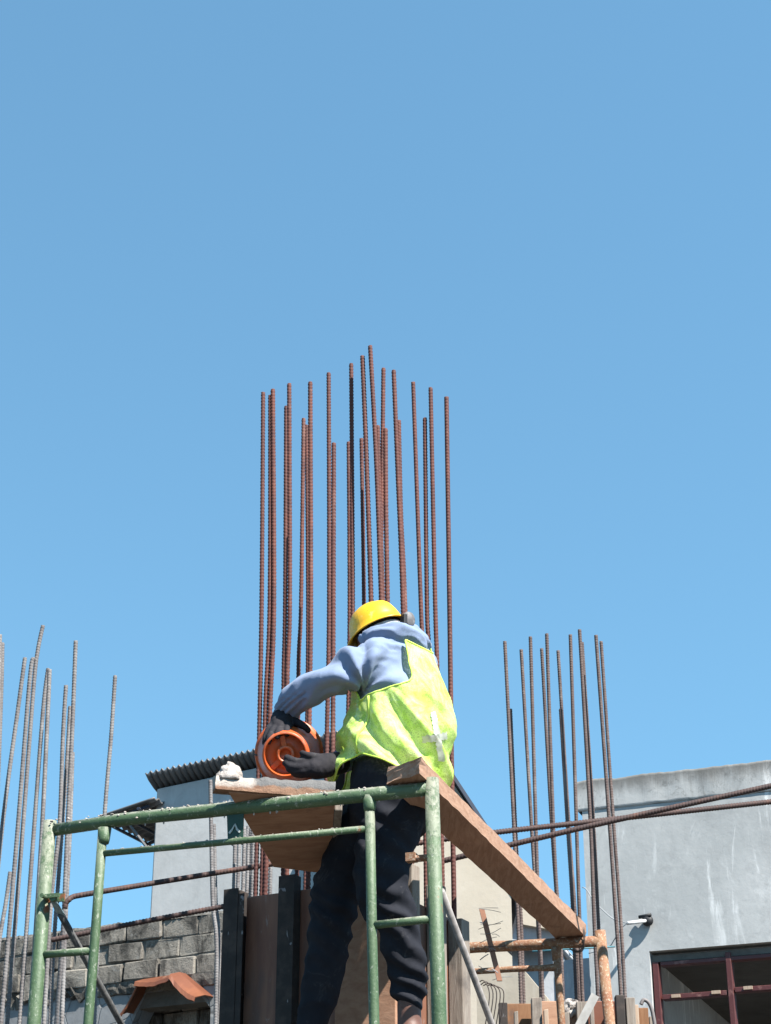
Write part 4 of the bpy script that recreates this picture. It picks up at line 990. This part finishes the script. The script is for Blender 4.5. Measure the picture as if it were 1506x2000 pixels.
# hard hat
def hat():
    c = hc + HUP * .016; n = 64; rows = []; K = .745
    prof = [(0, .128), (.03, .126), (.055, .119), (.078, .104), (.095, .082), (.105, .055), (.111, .028), (.1145, .004), (.124, -.004), (.127, -.008), (.125, -.011), (.112, -.006), (.107, .02), (.095, .07), (.06, .108), (.0, .12)]
    for r, h in prof:
        row = []
        for j in range(n):
            t = 2 * math.pi * j / n; cx, cy = math.cos(t), math.sin(t)
            brim = .028 * max(0, cy) ** 2 if r > .12 else 0
            ridge = .004 * math.exp(-(cx / .12) ** 2) if h > .03 and r < .11 else 0
            row.append(c + (HL * cx * r * .98 + HF * cy * (r * 1.10 + brim) + HUP * (h + ridge)) * K)
        rows.append(row + [row[0]])
    mb = MB(); mb.grid(rows); return mb.build('hard_hat', YELLOW, man, True)
hat_o = hat()
sb = MB(); rows = []                                               # grey strap round the back of the head
for i in range(41):
    t = math.radians(150 + 210 * i / 40); row = []
    for r, h in ((.078, -.028), (.0805, -.026), (.0805, .004), (.078, .006)):
        row.append(hc + HL * math.cos(t) * r * .93 + HF * math.sin(t) * r * 1.08 + HUP * h)
    rows.append(row + [row[0]])
sb.grid(rows); sb.build('head_strap', GREYBAND, man, True)
ec = at(797, 1212, 5.42); en = (V(.55, -.75, -.05)).normalized(); e1 = en.cross(V(0, 0, 1)).normalized(); e2 = e1.cross(en)
cu = MB(); rows = []
for r, h in ((0, .016), (.014, .0155), (.019, .012), (.022, .004), (.022, -.014), (.012, -.018)):
    rows.append([ec + e1 * math.cos(2 * math.pi * j / 28) * r + e2 * math.sin(2 * math.pi * j / 28) * r * 1.3 + en * h for j in range(29)])
cu.grid(rows); cup = cu.build('goggle_clip', plain('dull_grey_clip', (.22, .21, .21), .6, .3, .3, 60), man, True)
cu = MB(); cu.box(at(789, 1216, 5.40), e1 * .007, en * .010, e2 * .028); cu.box(at(800, 1236, 5.44), e1 * .006, en * .008, e2 * .012); cu.build('buckle', BLACK, cup, bevel=.003)
# mesh vest: a sheet worn over the trunk, open at the arms
NT, NV = 300, 150
VS = smoothpts([(1234, 782, 38), (1250, 777, 56), (1270, 772, 70), (1290, 770, 78), (1320, 774, 84), (1360, 780, 87), (1410, 783, 87), (1460, 782, 88), (1500, 778, 87), (1560, 772, 86)], 20)
ARM = [(660, 1190), (782, 1215), (788, 1240), (795, 1271), (798, 1293), (805, 1319), (800, 1328), (761, 1340), (731, 1350), (718, 1356), (704, 1367), (694, 1346), (670, 1340)]
def inside(x, y, poly):
    r = False
    for i in range(len(poly)):
        (x0, y0), (x1, y1) = poly[i - 1], poly[i]
        if (y0 > y) != (y1 > y) and x < (x1 - x0) * (y - y0) / (y1 - y0) + x0: r = not r
    return r
def vpoint(t, v, lift=0):
    s = VS[0] * 0; x = v * (len(VS) - 1); i = min(int(x), len(VS) - 2); s = VS[i] * (1 - (x - i)) + VS[i + 1] * (x - i)
    py, cx, hw = s; k = hw / 95; down = max(0, (py - 1330) / 200)
    dirv = LFT * math.cos(t) + FWD * math.sin(t)
    front = max(0, math.sin(t - .12)) ** 1.5                        # the open front hangs away from the bent trunk
    left = max(0, math.cos(t - .7)) ** 2
    hem = 0
    # lower hem varies round the body
    py2 = py
    if py > 1400:
        e = (py - 1400) / 160; tgt = 1500 + 40 * left * max(0, math.sin(t)) + 46 * max(0, -math.sin(t)) ** 1.2 + 36 * front
        py2 = 1400 + e * (tgt - 1400)
    p = at(cx, py2, YM) + LFT * math.cos(t) * (.176 * k + .012 + .012 * down) + FWD * math.sin(t) * (.138 * k + .012 + .012 * down)
    p += FWD * (.060 * front * down)+ V(-1, 0, 0) * .022 * front * down
    n = dirv
    u = p.x * .80 + p.z * .60; am = .30 + .70 * min(1, max(0, (py - 1300) / 120))
    w2 = p.x * -.6 + p.z * .8
    f = .010 * math.sin(u * 58 + 3.5 * noise.noise(p * 4.5)) + .012 * (.7 - 2.4 * abs(noise.noise(V(u * 13, p.y * 4, w2 * 3.5)))) + .005 * (.6 - 2.2 * abs(noise.noise(V(u * 34 + 5, p.y * 9, w2 * 9))))
    f += .0016 * noise.noise(p * 38)
    return p + n * (f * am + lift)
vm = MB(); keep = {}
for i in range(NV + 1):
    for j in range(NT):
        vm.v.append(vpoint(2 * math.pi * j / NT, i / NV))
pp = [proj(p) for p in vm.v]
FRONTC = math.pi / 2
def gone(i, j):
    t = 2 * math.pi * (j % NT) / NT; k = i * NT + j % NT; x, y = pp[k]
    near = math.cos(t) * LFT.y + math.sin(t) * FWD.y < .25         # faces the viewer's side
    if near and (inside(x, y, ARM) or (x > 780 and y < 1247 + (x - 789) * .5)): return True
    if abs(t - math.pi) < .62 and y < 1372 - 60 * abs(t - math.pi): return True     # far armhole
    if abs(t - math.pi / 2) < .16 + max(0, (1330 - y) / 300): return True            # open front
    return False
G_ = [[gone(i, j) for j in range(NT)] for i in range(NV + 1)]
edge = set()
for i in range(NV):
    for j in range(NT):
        q = [(i, j), (i, (j + 1) % NT), (i + 1, (j + 1) % NT), (i + 1, j)]
        if sum(G_[a][b] for a, b in q) == 0: vm.f.append(tuple(a * NT + b for a, b in q))
vest = vm.build('vest', VEST, man, True)
bmv = bmesh.new(); bmv.from_mesh(vest.data)
bmesh.ops.delete(bmv, geom=[v for v in bmv.verts if not v.link_faces], context='VERTS')
for _ in range(8):                                                  # soften the cut edges
    mv = {}
    for v in bmv.verts:
        if v.is_boundary:
            nb = [e.other_vert(v).co for e in v.link_edges if e.is_boundary]
            if len(nb) == 2: mv[v] = v.co * .4 + (nb[0] + nb[1]) * .3
    for v, c in mv.items(): v.co = c
# binding tape along every open edge
tape = MB(); seen = set()
be_ = [e for e in bmv.edges if e.is_boundary]
adj = {}
for e in be_:
    a, b = e.verts; adj.setdefault(a, []).append(b); adj.setdefault(b, []).append(a)
for st in adj:
    if st in seen: continue
    loop = [st]; seen.add(st)
    while True:
        nx = [v for v in adj[loop[-1]] if v not in seen]
        if not nx: break
        loop.append(nx[0]); seen.add(nx[0])
    if len(loop) > 30:
        P = [v.co.copy() for v in loop]; P.append(P[0]); tape.tube(P, .003, 6)
bmv.to_mesh(vest.data); bmv.free()
tape.build('binding', BIND, vest, True)
def tapestrip(tv, wd, name='reflective_tape'):                     # strip along (t,v) points on the vest
    mb = MB(); rows = []
    for i, (t, v) in enumerate(tv):
        t2, v2 = tv[min(i + 1, len(tv) - 1)]; t1, v1 = tv[max(i - 1, 0)]
        p = vpoint(t, v, .003); d = (vpoint(t2, v2, .003) - vpoint(t1, v1, .003)).normalized()
        n = (LFT * math.cos(t) + FWD * math.sin(t)); sdv = d.cross(n).normalized() * wd
        rows.append([p - sdv, p - sdv * .3 + n * .001, p + sdv * .3 + n * .001, p + sdv])
    mb.grid(rows); o = mb.build(name, TAPE if name[0] == 'r' else BIND, vest, True); o.modifiers.new('t', 'SOLIDIFY').thickness = .0012
def find_t(px, py):                                                # surface parameters nearest a photo point on the near side
    best = None
    for i in range(0, NV, 2):
        for j in range(0, NT, 2):
            t = 2 * math.pi * j / NT
            if math.cos(t) * LFT.y + math.sin(t) * FWD.y > 0: continue
            x, y = pp[i * NT + j]; dd = (x - px) ** 2 + (y - py) ** 2
            if best is None or dd < best[0]: best = (dd, t, i / NV)
    return best[1:]
def lerp_strip(a, b, n=14):
    (t0, v0), (t1, v1) = a, b
    if t1 - t0 > math.pi: t1 -= 2 * math.pi
    if t0 - t1 > math.pi: t1 += 2 * math.pi
    return [(t0 + (t1 - t0) * i / n, v0 + (v1 - v0) * i / n) for i in range(n + 1)]
for poly in ([(840, 1392), (850, 1390), (858, 1430), (868, 1486), (856, 1488), (847, 1434)], [(824, 1438), (846, 1436), (871, 1430), (872, 1444), (848, 1449), (825, 1452)]):
    tb = MB(); idx = {}
    for f_ in vest.data.polygons:
        c_ = Vector(f_.center); x, y = proj(c_)
        if c_.y < YM and inside(x, y, poly):
            fv = []
            for vi_ in f_.vertices:
                if vi_ not in idx: v_ = vest.data.vertices[vi_]; idx[vi_] = len(tb.v); o_ = Vector((c_.x - at(782, 1440, YM).x, c_.y - YM, 0)).normalized(); tb.v.append(v_.co + o_ * .0025)
                fv.append(idx[vi_])
            tb.f.append(tuple(fv))
    tb.build('reflective_tape', TAPE, vest, True)
tapestrip(lerp_strip(find_t(720, 1358), find_t(708, 1484)), .004, 'side_seam')

# trestle the worker stands on (below the picture)
zt = min((body.matrix_parent_inverse @ Vector(v.co)).z + man.location.z for v in body.data.vertices)
tre = thing('work_trestle', V(-.05, 5.62, 0), 'plain wooden trestle plank under the worker below the picture edge', 'trestle')
mb = MB(); mb.box(V(-.06, 5.62, zt - .022), V(.42, 0, 0), V(0, .125, 0), V(0, 0, .02)); mb.build('plank', OLDWOOD, tre)
for sx in (-.4, .28):
    for sy in (-.09, .09):
        mb = MB(); mb.box(V(sx, 5.62 + sy, (zt - .044) / 2), V(.02, 0, 0), V(0, .02, 0), V(0, 0, (zt - .044) / 2)); mb.build('leg', OLDWOOD, tre)
